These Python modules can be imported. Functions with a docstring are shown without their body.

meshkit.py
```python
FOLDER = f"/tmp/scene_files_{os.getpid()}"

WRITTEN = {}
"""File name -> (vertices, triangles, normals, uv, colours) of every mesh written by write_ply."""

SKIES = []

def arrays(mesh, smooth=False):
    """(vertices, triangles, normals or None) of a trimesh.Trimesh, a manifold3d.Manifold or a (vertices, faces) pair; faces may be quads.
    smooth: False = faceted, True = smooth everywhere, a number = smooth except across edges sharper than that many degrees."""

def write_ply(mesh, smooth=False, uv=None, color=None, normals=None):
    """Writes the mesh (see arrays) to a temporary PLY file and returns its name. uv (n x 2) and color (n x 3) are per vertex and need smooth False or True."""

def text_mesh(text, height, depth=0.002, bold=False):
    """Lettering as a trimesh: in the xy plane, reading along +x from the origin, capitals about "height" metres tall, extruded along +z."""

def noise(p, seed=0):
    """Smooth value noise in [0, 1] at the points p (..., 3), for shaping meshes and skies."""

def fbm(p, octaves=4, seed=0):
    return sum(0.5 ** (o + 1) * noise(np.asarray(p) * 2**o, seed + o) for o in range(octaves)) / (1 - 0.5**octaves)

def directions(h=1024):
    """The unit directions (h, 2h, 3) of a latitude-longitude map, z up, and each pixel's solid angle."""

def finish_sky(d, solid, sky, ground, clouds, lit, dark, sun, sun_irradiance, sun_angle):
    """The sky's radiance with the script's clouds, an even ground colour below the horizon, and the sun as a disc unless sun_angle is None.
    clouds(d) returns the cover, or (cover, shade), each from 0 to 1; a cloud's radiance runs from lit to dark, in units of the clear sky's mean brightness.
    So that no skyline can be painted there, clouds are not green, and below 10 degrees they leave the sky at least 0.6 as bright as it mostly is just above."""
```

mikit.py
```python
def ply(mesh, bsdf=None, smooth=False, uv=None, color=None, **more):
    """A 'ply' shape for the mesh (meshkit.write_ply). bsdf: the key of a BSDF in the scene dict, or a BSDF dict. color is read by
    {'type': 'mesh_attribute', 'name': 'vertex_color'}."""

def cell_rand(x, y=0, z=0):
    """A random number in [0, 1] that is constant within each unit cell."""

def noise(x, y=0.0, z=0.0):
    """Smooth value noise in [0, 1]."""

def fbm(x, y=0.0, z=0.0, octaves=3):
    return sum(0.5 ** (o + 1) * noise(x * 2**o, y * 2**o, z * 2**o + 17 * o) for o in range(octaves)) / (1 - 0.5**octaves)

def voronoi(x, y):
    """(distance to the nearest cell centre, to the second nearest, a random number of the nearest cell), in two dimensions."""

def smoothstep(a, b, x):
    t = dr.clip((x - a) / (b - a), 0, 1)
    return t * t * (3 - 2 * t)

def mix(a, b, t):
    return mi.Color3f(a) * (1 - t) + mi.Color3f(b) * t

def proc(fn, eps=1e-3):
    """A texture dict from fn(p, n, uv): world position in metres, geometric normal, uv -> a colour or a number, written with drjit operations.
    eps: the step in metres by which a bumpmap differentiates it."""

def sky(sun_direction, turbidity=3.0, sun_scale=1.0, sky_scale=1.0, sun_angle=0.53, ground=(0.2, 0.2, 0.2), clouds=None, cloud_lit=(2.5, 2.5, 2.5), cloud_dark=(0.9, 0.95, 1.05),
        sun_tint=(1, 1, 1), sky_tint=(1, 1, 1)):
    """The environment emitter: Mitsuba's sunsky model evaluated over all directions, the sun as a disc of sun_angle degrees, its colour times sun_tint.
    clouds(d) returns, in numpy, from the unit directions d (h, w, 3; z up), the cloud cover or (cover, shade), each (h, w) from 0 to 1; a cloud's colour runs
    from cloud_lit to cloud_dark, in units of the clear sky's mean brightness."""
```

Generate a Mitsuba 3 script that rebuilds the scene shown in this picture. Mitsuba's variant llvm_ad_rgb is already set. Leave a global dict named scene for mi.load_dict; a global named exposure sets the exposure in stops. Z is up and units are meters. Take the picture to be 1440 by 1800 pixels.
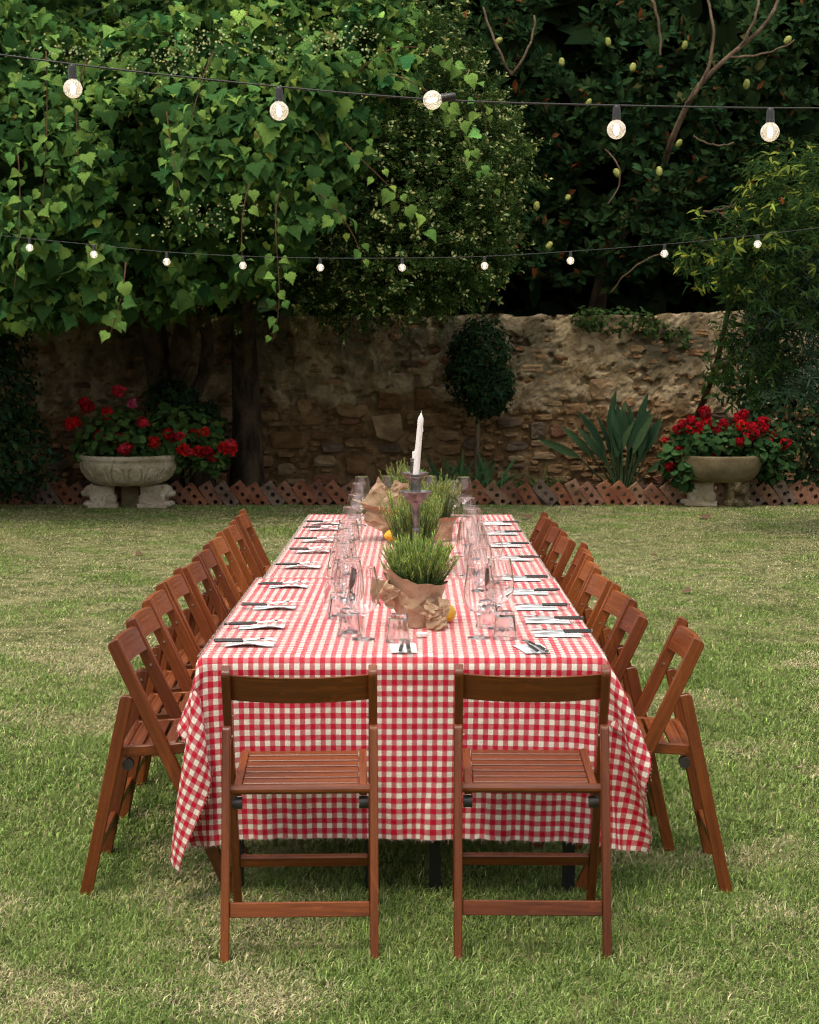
import math
import numpy as np
import trimesh
import manifold3d
import drjit as dr
import mitsuba as mi
import mikit
import meshkit
from scipy import ndimage

T = mi.ScalarTransform4f
scene, labels = {}, {}

# ------------------------------------------------------------------ camera, sky, exposure
EYE = np.array([0.0, 0.0, 1.61])
FWD = np.array([-0.00356, 0.99587, -0.09070])
scene['camera'] = {
    'type': 'thinlens', 'fov': 28.84, 'fov_axis': 'x', 'aperture_radius': 0.0032, 'focus_distance': 5.9,
    'near_clip': 0.05, 'far_clip': 400.0,
    'to_world': T().look_at(origin=EYE.tolist(), target=(EYE + FWD).tolist(), up=[0, 0, 1])}
scene['daylight'] = mikit.sky([-0.22, -0.38, 0.90], turbidity=3, sun_scale=0.24, sun_angle=24, sun_tint=(0.96, 1.0, 1.05), clouds=lambda d: (1.0, 0.5 * (1 - np.clip(d[..., 2], 0, 1))),      # an overcast sky: twice as bright overhead as at the horizon
                              cloud_lit=(2.7, 2.76, 2.84), cloud_dark=(0.0, 0.0, 0.0), ground=(0.10, 0.12, 0.06))
exposure = 2.68

# ------------------------------------------------------------------ helpers
RNG = np.random.default_rng(11)


COUNT = {}


def numbered(base):
    """base, then base_001, base_002 ..."""
    n = COUNT.get(base, 0)
    COUNT[base] = n + 1
    return base if n == 0 else f'{base}_{n:03d}'


def tag(key, label=None, cat=None, group=None, kind=None):
    labels[key] = {k: v for k, v in (('label', label), ('category', cat), ('group', group), ('kind', kind)) if v}
    return key


def thing(name, label, cat, group=None):
    return tag(numbered(name), label, cat, group)


def put(name, shape, parent=None, to_world=None, label=None, kind=None):
    key = numbered(f'{parent}__{name}' if parent else name)
    scene[key] = dict(shape) if to_world is None else {**shape, 'to_world': T(np.asarray(to_world, float))}
    if label or kind:
        tag(key, label, None, None, kind)
    return key


def mesh(v, f):
    return trimesh.Trimesh(np.asarray(v, float), np.asarray(f, int), process=False)


def join(ms):
    return trimesh.util.concatenate(ms)


def unit(v):
    v = np.asarray(v, float)
    return v / np.maximum(np.linalg.norm(v, axis=-1, keepdims=True), 1e-12)


def frame4(pos, rotz=0.0, s=1.0):
    c, k = math.cos(rotz), math.sin(rotz)
    return np.array([[c * s, -k * s, 0, pos[0]], [k * s, c * s, 0, pos[1]], [0, 0, s, pos[2]], [0, 0, 0, 1.0]])


def tube(pts, rad, sides=7, cap=True):
    p = np.asarray(pts, float)
    r = np.broadcast_to(np.asarray(rad, float), (len(p),))
    t = unit(np.gradient(p, axis=0))
    a = np.cross(t, [0.31, 0.17, 0.93] if abs(t[0] @ unit([0.31, 0.17, 0.93])) < 0.9 else [1.0, 0, 0])
    a = unit(a)
    b = np.cross(t, a)
    g = np.arange(sides) * 2 * np.pi / sides
    v = p[:, None] + r[:, None, None] * (np.cos(g)[None, :, None] * a[:, None] + np.sin(g)[None, :, None] * b[:, None])
    n = len(p)
    f = []
    for i in range(n - 1):
        for j in range(sides):
            k = (j + 1) % sides
            f += [[i * sides + j, i * sides + k, (i + 1) * sides + k], [i * sides + j, (i + 1) * sides + k, (i + 1) * sides + j]]
    v = v.reshape(-1, 3)
    if cap:
        v = np.vstack([v, p[0], p[-1]])
        for j in range(sides):
            k = (j + 1) % sides
            f += [[n * sides, k, j], [n * sides + 1, (n - 1) * sides + j, (n - 1) * sides + k]]
    return mesh(v, f)


def spline(pts, n):
    from scipy.interpolate import CubicSpline
    p = np.asarray(pts, float)
    d = np.concatenate([[0], np.cumsum(np.linalg.norm(np.diff(p, axis=0), axis=1))])
    return CubicSpline(d, p)(np.linspace(0, d[-1], n))


def lathe(profile, n=40, cap=False):
    """profile: (r, z) list; a surface of revolution about z."""
    p = np.asarray(profile, float)
    g = np.arange(n) * 2 * np.pi / n
    v = np.stack([p[:, None, 0] * np.cos(g), p[:, None, 0] * np.sin(g), np.broadcast_to(p[:, None, 1], (len(p), n))], -1).reshape(-1, 3)
    i, j = np.meshgrid(np.arange(len(p) - 1), np.arange(n), indexing='ij')
    a, b, c, d = i * n + j, i * n + (j + 1) % n, (i + 1) * n + (j + 1) % n, (i + 1) * n + j
    f = np.vstack([np.stack([a, b, c], -1).reshape(-1, 3), np.stack([a, c, d], -1).reshape(-1, 3)])
    return mesh(v, f)


def grid_faces(n, m):
    i, j = np.meshgrid(np.arange(n - 1), np.arange(m - 1), indexing='ij')
    a = (i * m + j).ravel()
    return np.vstack([np.stack([a, a + m, a + m + 1], 1), np.stack([a, a + m + 1, a + 1], 1)])


def rounded(w, h, r, k=4):
    """a rounded rectangle 0..w by -h/2..h/2, counter-clockwise; r one radius or four (bl, br, tr, tl)."""
    r = np.broadcast_to(r, 4)
    out = []
    for (cx, cy, a0), q in zip(((0, -1, 180), (1, -1, 270), (1, 1, 0), (0, 1, 90)), r):
        x, y = (q if cx == 0 else w - q), (-h / 2 + q if cy < 0 else h / 2 - q)
        for a in np.radians(np.linspace(a0, a0 + 90, k + 1)):
            out.append((x + q * math.cos(a), y + q * math.sin(a)))
    return np.array(out)


def plate(poly, t, origin, ax, ay, bev=0.002, uvo=0.0):
    """a convex outline in the plane (ax, ay), t thick, its edges bevelled: (mesh, uv)."""
    poly = np.asarray(poly, float)
    ax, ay = unit(ax), unit(ay)
    az = np.cross(ax, ay)
    e = unit(np.roll(poly, -1, 0) - np.roll(poly, 1, 0))
    inset = poly - bev * np.stack([e[:, 1], -e[:, 0]], 1)
    n = len(poly)
    rings = [(inset, -t / 2), (poly, -t / 2 + bev), (poly, t / 2 - bev), (inset, t / 2)]
    v = np.vstack([np.asarray(origin) + q[:, :1] * ax + q[:, 1:] * ay + z * az for q, z in rings])
    uv = np.vstack([np.stack([q[:, 0] + uvo, q[:, 1] + z + 3.7 * uvo], 1) for q, z in rings])
    f = []
    for k in range(3):
        for j in range(n):
            m = (j + 1) % n
            f += [[k * n + j, k * n + m, (k + 1) * n + m], [k * n + j, (k + 1) * n + m, (k + 1) * n + j]]
    f += [[0, j + 1, j] for j in range(1, n - 1)] + [[3 * n, 3 * n + j, 3 * n + j + 1] for j in range(1, n - 1)]
    return mesh(v, f), uv


def ply(m, bsdf, smooth=False, **k):
    return mikit.ply(m, bsdf, smooth, **k)


def rgb(*c):
    return {'type': 'rgb', 'value': [float(x) for x in c]}


def bsdf(key, color, rough=0.6, two=True, **k):
    b = {'type': 'principled', 'base_color': color if isinstance(color, dict) else rgb(*color), 'roughness': rough, **k}
    scene[key] = {'type': 'twosided', 'material': b} if two else b


def bump(key, height, scale=1.0):
    """wraps the material already named key in relief."""
    b = scene[key]['material'] if scene[key]['type'] == 'twosided' else scene[key]
    scene[key] = {'type': 'twosided', 'material': {'type': 'bumpmap', 'arbitrary': height, 'scale': scale, 'bsdf': b}}


def leaf_bsdf(key, rough=0.5, trans=0.5, spec=None):
    scene[key] = {'type': 'principledthin', 'base_color': {'type': 'mesh_attribute', 'name': 'vertex_color'},
                  'roughness': rough, 'diff_trans': trans, 'eta': 1.4 if spec is None else spec}


# ------------------------------------------------------------------ leaves
def leaf_mesh(half, fold=0.12, curl=0.25, centre=0.4):
    """half: outline points (x, y) from base to tip on the right side; a unit leaf along +y."""
    h = np.asarray(half, float)
    out = np.vstack([h, h[-2:0:-1] * [-1, 1]])
    c = np.array([[0.0, centre]])
    p = np.vstack([c, out])
    z = fold * np.abs(p[:, 0]) - curl * (p[:, 1] - 0.3) ** 2
    v = np.column_stack([p, z])
    n = len(out)
    return v, np.array([[0, 1 + j, 1 + (j + 1) % n] for j in range(n)])


def blade_mesh(width, k=3, curl=0.25, fold=0.25, peak=0.4):
    """a long leaf with a mid-rib: k sections."""
    ys = np.linspace(0, 1, k + 1)
    w = width / 2 * np.clip(np.where(ys < peak, np.sin(0.5 * np.pi * (0.15 + 0.85 * ys / peak)), np.cos(0.5 * np.pi * (ys - peak) / (1 - peak)) ** 0.8), 0, 1)
    w[-1] = 0.0
    v, f = [], []
    for y, q in zip(ys, w):
        z = -curl * y * y
        v += [[-q, y, z + fold * q], [0, y, z], [q, y, z + fold * q]]
    for i in range(k):
        a = 3 * i
        f += [[a, a + 1, a + 4], [a, a + 4, a + 3], [a + 1, a + 2, a + 5], [a + 1, a + 5, a + 4]]
    return np.array(v), np.array(f)


def frames(pos, nrm, tip, size):
    """(n, 4, 4): leaf y along tip, z along nrm."""
    z = unit(nrm)
    y = unit(tip - (tip * z).sum(1, keepdims=True) * z)
    x = np.cross(y, z)
    m = np.zeros((len(pos), 4, 4))
    s = np.broadcast_to(np.asarray(size, float), (len(pos),))[:, None]
    m[:, :3, 0], m[:, :3, 1], m[:, :3, 2], m[:, :3, 3], m[:, 3, 3] = x * s, y * s, z * s, pos, 1
    return m


def cloud_mesh(tmpl, m, colors):
    v, f = tmpl
    vs = np.einsum('kij,nj->kni', m[:, :3, :3], v) + m[:, None, :3, 3]
    fs = f[None] + (np.arange(len(m)) * len(v))[:, None, None]
    return mesh(vs.reshape(-1, 3), fs.reshape(-1, 3)), np.repeat(colors, len(v), 0)


def leafy(parent, tmpl, m, col, mat, parts=0, palette=6, name='leaf', rest='foliage', score=None):
    """the leaves with the best score as entries of their own, the others as one mesh of foliage."""
    n = len(m)
    own = np.zeros(n, bool)
    if parts:
        own[np.argsort(-score)[:parts]] = True
        c = col[own]
        order = np.argsort(c.sum(1))
        which = np.empty(len(c), int)
        which[order] = np.arange(len(c)) * palette // max(len(c), 1)
        shapes = [ply(mesh(*tmpl), mat, True, color=np.repeat(c[which == k].mean(0)[None], len(tmpl[0]), 0)) for k in range(palette)]
        for k, mm in zip(which, m[own]):
            put(name, shapes[k], parent, mm)
    mm, cc = cloud_mesh(tmpl, m[~own], col[~own])
    put(rest, ply(mm, mat, True, color=cc), parent, kind='stuff')


def tint(base, n, rng, spread=0.25, warm=0.15):
    b = np.asarray(base, float)
    v = np.exp(rng.normal(0, spread, (n, 1)))
    w = rng.normal(0, warm, (n, 1))
    return np.clip(b * v * np.hstack([1 + w, np.ones((n, 1)), 1 - 0.5 * w]), 0.004, 0.9)

# ------------------------------------------------------------------ the lawn
def lawn_patch(x, y):
    """0 where the turf is green, 1 where it is dry straw: patches of real dead grass."""
    p = np.stack([x * 1.7, y * 1.5, 0 * x], -1)
    a = meshkit.fbm(p * 1.0 + 3, 4, 5)
    b = meshkit.fbm(p * [1.7, 2.6, 1] + 40, 3, 9)
    q = 0.5 * a + 0.5 * b
    far = np.clip((y - 5.5) / 6.0, 0, 1)
    return np.clip((q - (0.595 - 0.125 * far)) / 0.20 + 0.5, 0, 1)


def ground_height(x, y):
    return 0.03 * (meshkit.fbm(np.stack([x * 0.35, y * 0.35, 0 * x], -1), 3, 2) - 0.5) * np.clip((y - 6) / 4, 0, 1)


gx, gy = np.meshgrid(np.concatenate([np.linspace(-60, -8, 12)[:-1], np.linspace(-8, 8, 120), np.linspace(8, 60, 12)[1:]]),
                     np.concatenate([np.linspace(-40, 1, 10)[:-1], np.linspace(1, 20, 140), np.linspace(20, 90, 12)[1:]]), indexing='ij')
gz = ground_height(gx, gy) - 0.002
gm = mesh(np.stack([gx, gy, gz], -1).reshape(-1, 3), grid_faces(*gx.shape))


def soil_color(p, n, uv):
    a = mikit.fbm(p.x * 9, p.y * 9, 1.5, 4)
    b = mikit.fbm(p.x * 60, p.y * 60, 0.3, 3)
    c = mikit.mix((0.045, 0.055, 0.016), (0.15, 0.14, 0.06), mikit.smoothstep(0.3, 0.7, a))
    return c * (0.55 + 0.9 * b)


bsdf('turf_soil', mikit.proc(soil_color), 0.95, specular=0.1)
put('lawn_ground', ply(gm, 'turf_soil', True))
tag('lawn_ground', 'flat garden lawn under the tables, green with dry straw patches', 'lawn', kind='structure')


def turf(y0, y1, dens, width, length, seed, segs, margin=1.12):
    r = np.random.default_rng(seed)
    half = lambda y: 0.262 * y * margin + 0.15  # noqa: E731
    n = int(dens * (y1 - y0) * (half(y0) + half(y1)))
    y = r.uniform(y0, y1, 2 * n)
    y = y[r.random(2 * n) < half(y) / half(y1)][:n]
    x = r.uniform(-1, 1, len(y)) * half(y)
    n = len(x)
    dry = lawn_patch(x, y)
    clump = meshkit.fbm(np.stack([x * 14, y * 14, 0 * x], -1), 2, 31)
    thin = r.random(n) < 1.25 - 0.75 * np.clip((meshkit.fbm(np.stack([x * 9, y * 9, 0 * x + 4], -1), 3, 33) - 0.48) / 0.14, 0, 1)
    x, y, dry, clump = x[thin], y[thin], dry[thin], clump[thin]
    n = len(x)
    z = ground_height(x, y) - 0.003
    az = r.uniform(0, 2 * np.pi, n)
    lean = np.clip(r.normal(1.0 if segs == 2 else 1.12, 0.40, n) + 0.35 * dry, 0.02, 1.55)
    L = length * np.exp(r.normal(0, 0.3, n)) * (0.75 + 0.6 * clump) * (1 - 0.3 * dry)
    W = width * np.exp(r.normal(0, 0.25, n))
    d = np.stack([np.cos(az), np.sin(az), 0 * az], 1)
    s = np.stack([-np.sin(az + 0.4), np.cos(az + 0.4), 0 * az], 1)
    base = np.stack([x, y, z], 1)
    straw = r.random(n) < 0.06 + 0.70 * dry ** 1.2
    g0 = np.array([0.075, 0.140, 0.024])
    g1 = np.array([0.38, 0.48, 0.155])
    s0 = np.array([0.62, 0.56, 0.34])
    s1 = np.array([0.44, 0.37, 0.20])
    t = r.random((n, 1))
    t = np.clip(0.9 * t + 0.4 * meshkit.fbm(np.stack([x * 2.1, y * 2.1, 0 * x], -1), 3, 77)[:, None] - 0.15, 0, 1)
    col = np.where(straw[:, None], s0 * (1 - t) + s1 * t, g0 * (1 - t) + g1 * t) * np.exp(r.normal(0, 0.32, (n, 1)))
    if segs == 2:
        mid = base + (L * 0.5)[:, None] * (d * np.sin(lean * 0.6)[:, None] + [0, 0, 1] * np.cos(lean * 0.6)[:, None])
        tip = mid + (L * 0.5)[:, None] * (d * np.sin(lean * 1.3)[:, None] + [0, 0, 1] * np.cos(lean * 1.3)[:, None])
        v = np.stack([base - s * W[:, None] / 2, base + s * W[:, None] / 2, mid - s * W[:, None] * 0.42, mid + s * W[:, None] * 0.42, tip], 1)
        f = np.array([[0, 1, 3], [0, 3, 2], [2, 3, 4]])
    else:
        tip = base + L[:, None] * (d * np.sin(lean)[:, None] + [0, 0, 1] * np.cos(lean)[:, None])
        v = np.stack([base - s * W[:, None] / 2, base + s * W[:, None] / 2, tip], 1)
        f = np.array([[0, 1, 2]])
    k = v.shape[1]
    fs = f[None] + (np.arange(n) * k)[:, None, None]
    return v.reshape(-1, 3), fs.reshape(-1, 3), np.repeat(col, k, 0)


bands = [turf(2.55, 5.3, 38000, 0.0030, 0.024, 1, 2), turf(5.3, 9.2, 16000, 0.0048, 0.025, 2, 2), turf(9.2, 18.75, 8500, 0.0065, 0.023, 3, 1)]
vs, fs, cs, at = [], [], [], 0
for v, f, c in bands:
    vs.append(v), fs.append(f + at), cs.append(c)
    at += len(v)
leaf_bsdf('grass_blade', 0.55, 0.55)
put('grass', ply((np.vstack(vs), np.vstack(fs)), 'grass_blade', False, color=np.vstack(cs)))
tag('grass', 'short mown lawn grass with mixed green and dry straw blades', 'grass', kind='stuff')


def bed_color(p, n, uv):
    a = mikit.fbm(p.x * 14, p.y * 14, 2.0, 4)
    return mikit.mix((0.022, 0.015, 0.010), (0.075, 0.052, 0.034), mikit.smoothstep(0.3, 0.75, a))


bsdf('bed_soil', mikit.proc(bed_color), 0.95, specular=0.1)
bx, by = np.meshgrid(np.linspace(-9, 9, 240), np.linspace(18.72, 20.75, 36), indexing='ij')
bz = 0.11 + 0.10 * (meshkit.fbm(np.stack([bx * 3, by * 3, 0 * bx], -1), 4, 3) - 0.5) - 0.16 * np.clip((18.80 - by) / 0.08, 0, 1)
put('planting_bed', ply(mesh(np.stack([bx, by, bz], -1).reshape(-1, 3), grid_faces(*bx.shape)), 'bed_soil', True))
tag('planting_bed', 'narrow dark soil bed between the brick edging and the stone wall', 'flower bed', kind='structure')

# ------------------------------------------------------------------ the rubble wall
WALL_Y, WALL_TOP = 20.25, 2.27


def wall_color(p, n, uv):
    f1 = mikit.fbm(p.x * 1.3, p.z * 1.7, 4.0, 4)
    f2 = mikit.fbm(p.x * 7, p.z * 7, 9.0, 4)
    f3 = mikit.fbm(p.x * 45, p.z * 45, 1.0, 3)
    mortar = mikit.mix((0.140, 0.081, 0.035), (0.275, 0.171, 0.085), mikit.smoothstep(0.3, 0.7, f2))
    coat = mikit.mix((0.201, 0.144, 0.076), (0.378, 0.287, 0.171), mikit.smoothstep(0.32, 0.68, f2))
    edge = p.z + 0.85 * (f1 - 0.5) + 0.25 * (f2 - 0.5)
    c = mikit.mix(mortar, coat, mikit.smoothstep(1.02, 1.22, edge))
    lichen = mikit.smoothstep(0.52, 0.66, mikit.fbm(p.x * 2.3 + 5, p.z * 1.1, 2.0, 4)) * mikit.smoothstep(1.25, 1.9, p.z + 0.9 * (f1 - 0.5))
    c = mikit.mix(c, (0.085, 0.071, 0.043), 0.8 * lichen)
    return c * (0.72 + 0.56 * f3)


def stone_color(a, b):
    def fn(p, n, uv):
        f = mikit.fbm(p.x * 6, p.z * 8, p.y * 6, 4)
        g = mikit.fbm(p.x * 50, p.z * 50, p.y * 50, 3)
        return mikit.mix(a, b, mikit.smoothstep(0.32, 0.68, f)) * (0.7 + 0.6 * g)
    return fn


def rough_relief(p, n, uv):
    return 0.010 * mikit.fbm(p.x * 28, p.z * 28, p.y * 28, 4) + 0.004 * mikit.fbm(p.x * 120, p.z * 120, p.y * 120, 2)


bsdf('wall_mortar', mikit.proc(wall_color), 0.92, specular=0.15)
bump('wall_mortar', mikit.proc(rough_relief, 3e-3))
STONES = []
for i, (a, b) in enumerate([((0.183, 0.101, 0.044), (0.307, 0.186, 0.090)), ((0.147, 0.073, 0.031), (0.242, 0.133, 0.063)), ((0.136, 0.055, 0.031), (0.212, 0.101, 0.057)),
                            ((0.218, 0.136, 0.067), (0.348, 0.230, 0.127)), ((0.092, 0.059, 0.038), (0.159, 0.110, 0.072))]):
    bsdf(f'wall_stone_{i}', mikit.proc(stone_color(a, b)), 0.9, specular=0.2)
    bump(f'wall_stone_{i}', mikit.proc(rough_relief, 3e-3))
    STONES.append(f'wall_stone_{i}')

garden_wall = thing('garden_wall', 'old rubble stone garden wall with crumbling plaster along its upper half', 'wall')
wx, wz = np.meshgrid(np.linspace(-8, 8, 1000), np.linspace(0, 1, 140), indexing='ij')
q = np.stack([wx, wz * 2.27, 0 * wx], -1)
top = WALL_TOP + 0.10 * (meshkit.fbm(np.stack([wx * 1.1, 0 * wx, 0 * wx], -1), 4, 8) - 0.5) + 0.05 * (meshkit.fbm(np.stack([wx * 7, 0 * wx, 0 * wx], -1), 2, 18) - 0.5)
zz = wz * top
low = meshkit.fbm(q * [1.3, 1.7, 1], 4, 21)
edge = zz + 0.85 * (low - 0.5) + 0.3 * (meshkit.fbm(q * 6, 3, 5) - 0.5)
coat = np.clip((edge - 1.02) / 0.10, 0, 1)
holes = np.clip((meshkit.fbm(q * [5, 7, 1] + 9, 3, 14) - 0.62) / 0.05, 0, 1)
yy = WALL_Y - 0.055 * coat * (1 - holes) - 0.05 * (meshkit.fbm(q * 4, 4, 3) - 0.5) - 0.035 * (meshkit.fbm(q * 17, 3, 6) - 0.5) - 0.022 * (meshkit.fbm(q * 42, 2, 16) - 0.5)
fr = np.stack([wx, yy, zz], -1)
back = fr[:, -1].copy()
back[:, 1] = WALL_Y + 0.42
body = np.concatenate([fr, back[:, None]], 1)
put('mortar_body', ply(mesh(body.reshape(-1, 3), grid_faces(body.shape[0], body.shape[1])[:, ::-1]), 'wall_mortar', True), garden_wall)


def stone_mesh(w, h, depth, r):
    k = 10
    a = (np.arange(k) + r.uniform(-0.42, 0.42, k)) * 2 * np.pi / k
    e = r.uniform(0.42, 0.62)
    c, s = np.cos(a), np.sin(a)
    o = np.stack([np.sign(c) * np.abs(c) ** e * w / 2, np.sign(s) * np.abs(s) ** e * h / 2], 1) * r.uniform(0.80, 1.10, (k, 1))
    tilt = r.normal(0, 0.10, 2)
    rows = [(1.04, 0.03), (1.0, -0.70 * depth), (0.90, -0.95 * depth), (0.55, -depth)]
    v = []
    for sc, y in rows:
        p = o * sc
        v.append(np.stack([p[:, 0], y + (tilt[0] * p[:, 0] + tilt[1] * p[:, 1]) * (y < 0) + r.normal(0, 0.006, k) * (y < 0), p[:, 1]], 1))
    v = np.vstack(v + [[[0, -depth * r.uniform(0.9, 1.15), 0]]])
    f = []
    for q_ in range(3):
        for j in range(k):
            m = (j + 1) % k
            f += [[q_ * k + j, q_ * k + m, (q_ + 1) * k + m], [q_ * k + j, (q_ + 1) * k + m, (q_ + 1) * k + j]]
    f += [[3 * k + j, 3 * k + (j + 1) % k, 4 * k] for j in range(k)]
    return mesh(v, f)


sr = np.random.default_rng(5)
X0, RES = -6.2, 0.01
taken = np.zeros((1240, 230), bool)
placed = []


def try_stone(x, z, w, h, gap):
    i0, i1 = int((x - w / 2 - gap - X0) / RES), int((x + w / 2 + gap - X0) / RES)
    j0, j1 = int((z - h / 2 - gap) / RES), int((z + h / 2 + gap) / RES)
    if i0 < 0 or i1 >= taken.shape[0] or j0 < 4 or j1 >= 218 or taken[i0:i1, j0:j1].any():
        return False
    taken[int((x - w / 2 - X0) / RES):int((x + w / 2 - X0) / RES) + 1, int((z - h / 2) / RES):int((z + h / 2) / RES) + 1] = True
    placed.append((x, z, w, h))
    return True


for x, z, w, h in ((-0.36, 0.85, 0.42, 0.36), (-1.62, 0.68, 0.50, 0.24), (-0.33, 1.17, 0.34, 0.22), (-0.80, 1.06, 0.44, 0.18), (-0.75, 0.36, 0.30, 0.24), (0.10, 1.20, 0.26, 0.26), (0.22, 0.95, 0.42, 0.17),
                   (2.35, 1.33, 0.34, 0.28), (2.02, 1.08, 0.30, 0.16), (1.82, 0.80, 0.22, 0.16), (1.55, 1.28, 0.28, 0.16), (-2.3, 1.0, 0.4, 0.22), (1.55, 0.8, 0.2, 0.22), (-1.15, 0.42, 0.34, 0.16), (-1.35, 1.10, 0.34, 0.22)):
    try_stone(x, z, w, h, 0.0)
for count, (wa, wb), (ha, hb), gap in ((14, (0.26, 0.38), (0.14, 0.20), 0.015), (150, (0.20, 0.36), (0.08, 0.15), 0.015), (900, (0.12, 0.26), (0.045, 0.09), 0.012), (2600, (0.07, 0.14), (0.035, 0.06), 0.010)):
    for _ in range(count * 6):
        x, z = sr.uniform(-6.1, 6.1), 0.08 + 2.05 * sr.random() ** 1.25
        e = z + 0.85 * (float(meshkit.fbm(np.array([[x * 1.3, z * 1.7, 0]]), 4, 21)[0]) - 0.5)
        if e > 1.12 and sr.random() < 0.90:
            continue
        try_stone(x, z, sr.uniform(wa, wb), sr.uniform(ha, hb), gap)
view = [s for s in placed if -4.6 < s[0] < 4.6]
view.sort(key=lambda s: -s[2] * s[3])
first, rest = view[:300], view[300:] + [s for s in placed if not -4.6 < s[0] < 4.6]
few = {}
for x, z, w, h in first:
    m = stone_mesh(w, h, sr.uniform(0.035, 0.070), sr)
    m.apply_translation([x, WALL_Y - 0.004, z])
    p = sr.random()
    put('stone', ply(m, STONES[int(np.searchsorted([0.30, 0.55, 0.68, 0.88], p))], False), garden_wall)
ms = []
for x, z, w, h in rest:
    m = stone_mesh(w, h, sr.uniform(0.03, 0.06), sr)
    m.apply_translation([x, WALL_Y - 0.004, z])
    ms.append(m)
put('small_stones', ply(join(ms), STONES[0], 24), garden_wall, kind='stuff')

# ------------------------------------------------------------------ brick edging
BRICKS = []
for i, (a, b) in enumerate([((0.21, 0.075, 0.040), (0.31, 0.130, 0.072)), ((0.17, 0.075, 0.045), (0.27, 0.13, 0.085)), ((0.135, 0.085, 0.062), (0.23, 0.165, 0.125)), ((0.20, 0.10, 0.058), (0.31, 0.18, 0.115))]):
    bsdf(f'edge_brick_{i}', mikit.proc(stone_color(a, b)), 0.9, specular=0.2)
    bump(f'edge_brick_{i}', mikit.proc(rough_relief, 3e-3), 0.5)
    BRICKS.append(f'edge_brick_{i}')
import shapely
import shapely.affinity
edging = thing('brick_edging', 'row of leaning perforated bricks edging the bed along the wall', 'garden edging')
outline = shapely.box(-0.155, -0.075, 0.155, 0.075).buffer(-0.006).buffer(0.006)
for hx in (-0.098, 0.0, 0.098):
    outline = outline.difference(shapely.Point(hx, 0.0).buffer(0.026, 6))
brick = trimesh.creation.extrude_polygon(outline, 0.075, engine='earcut')
brick.apply_translation([0, 0, -0.0375])
er = np.random.default_rng(8)
shapes = [ply(brick, b) for b in BRICKS]
x = -5.6
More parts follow.
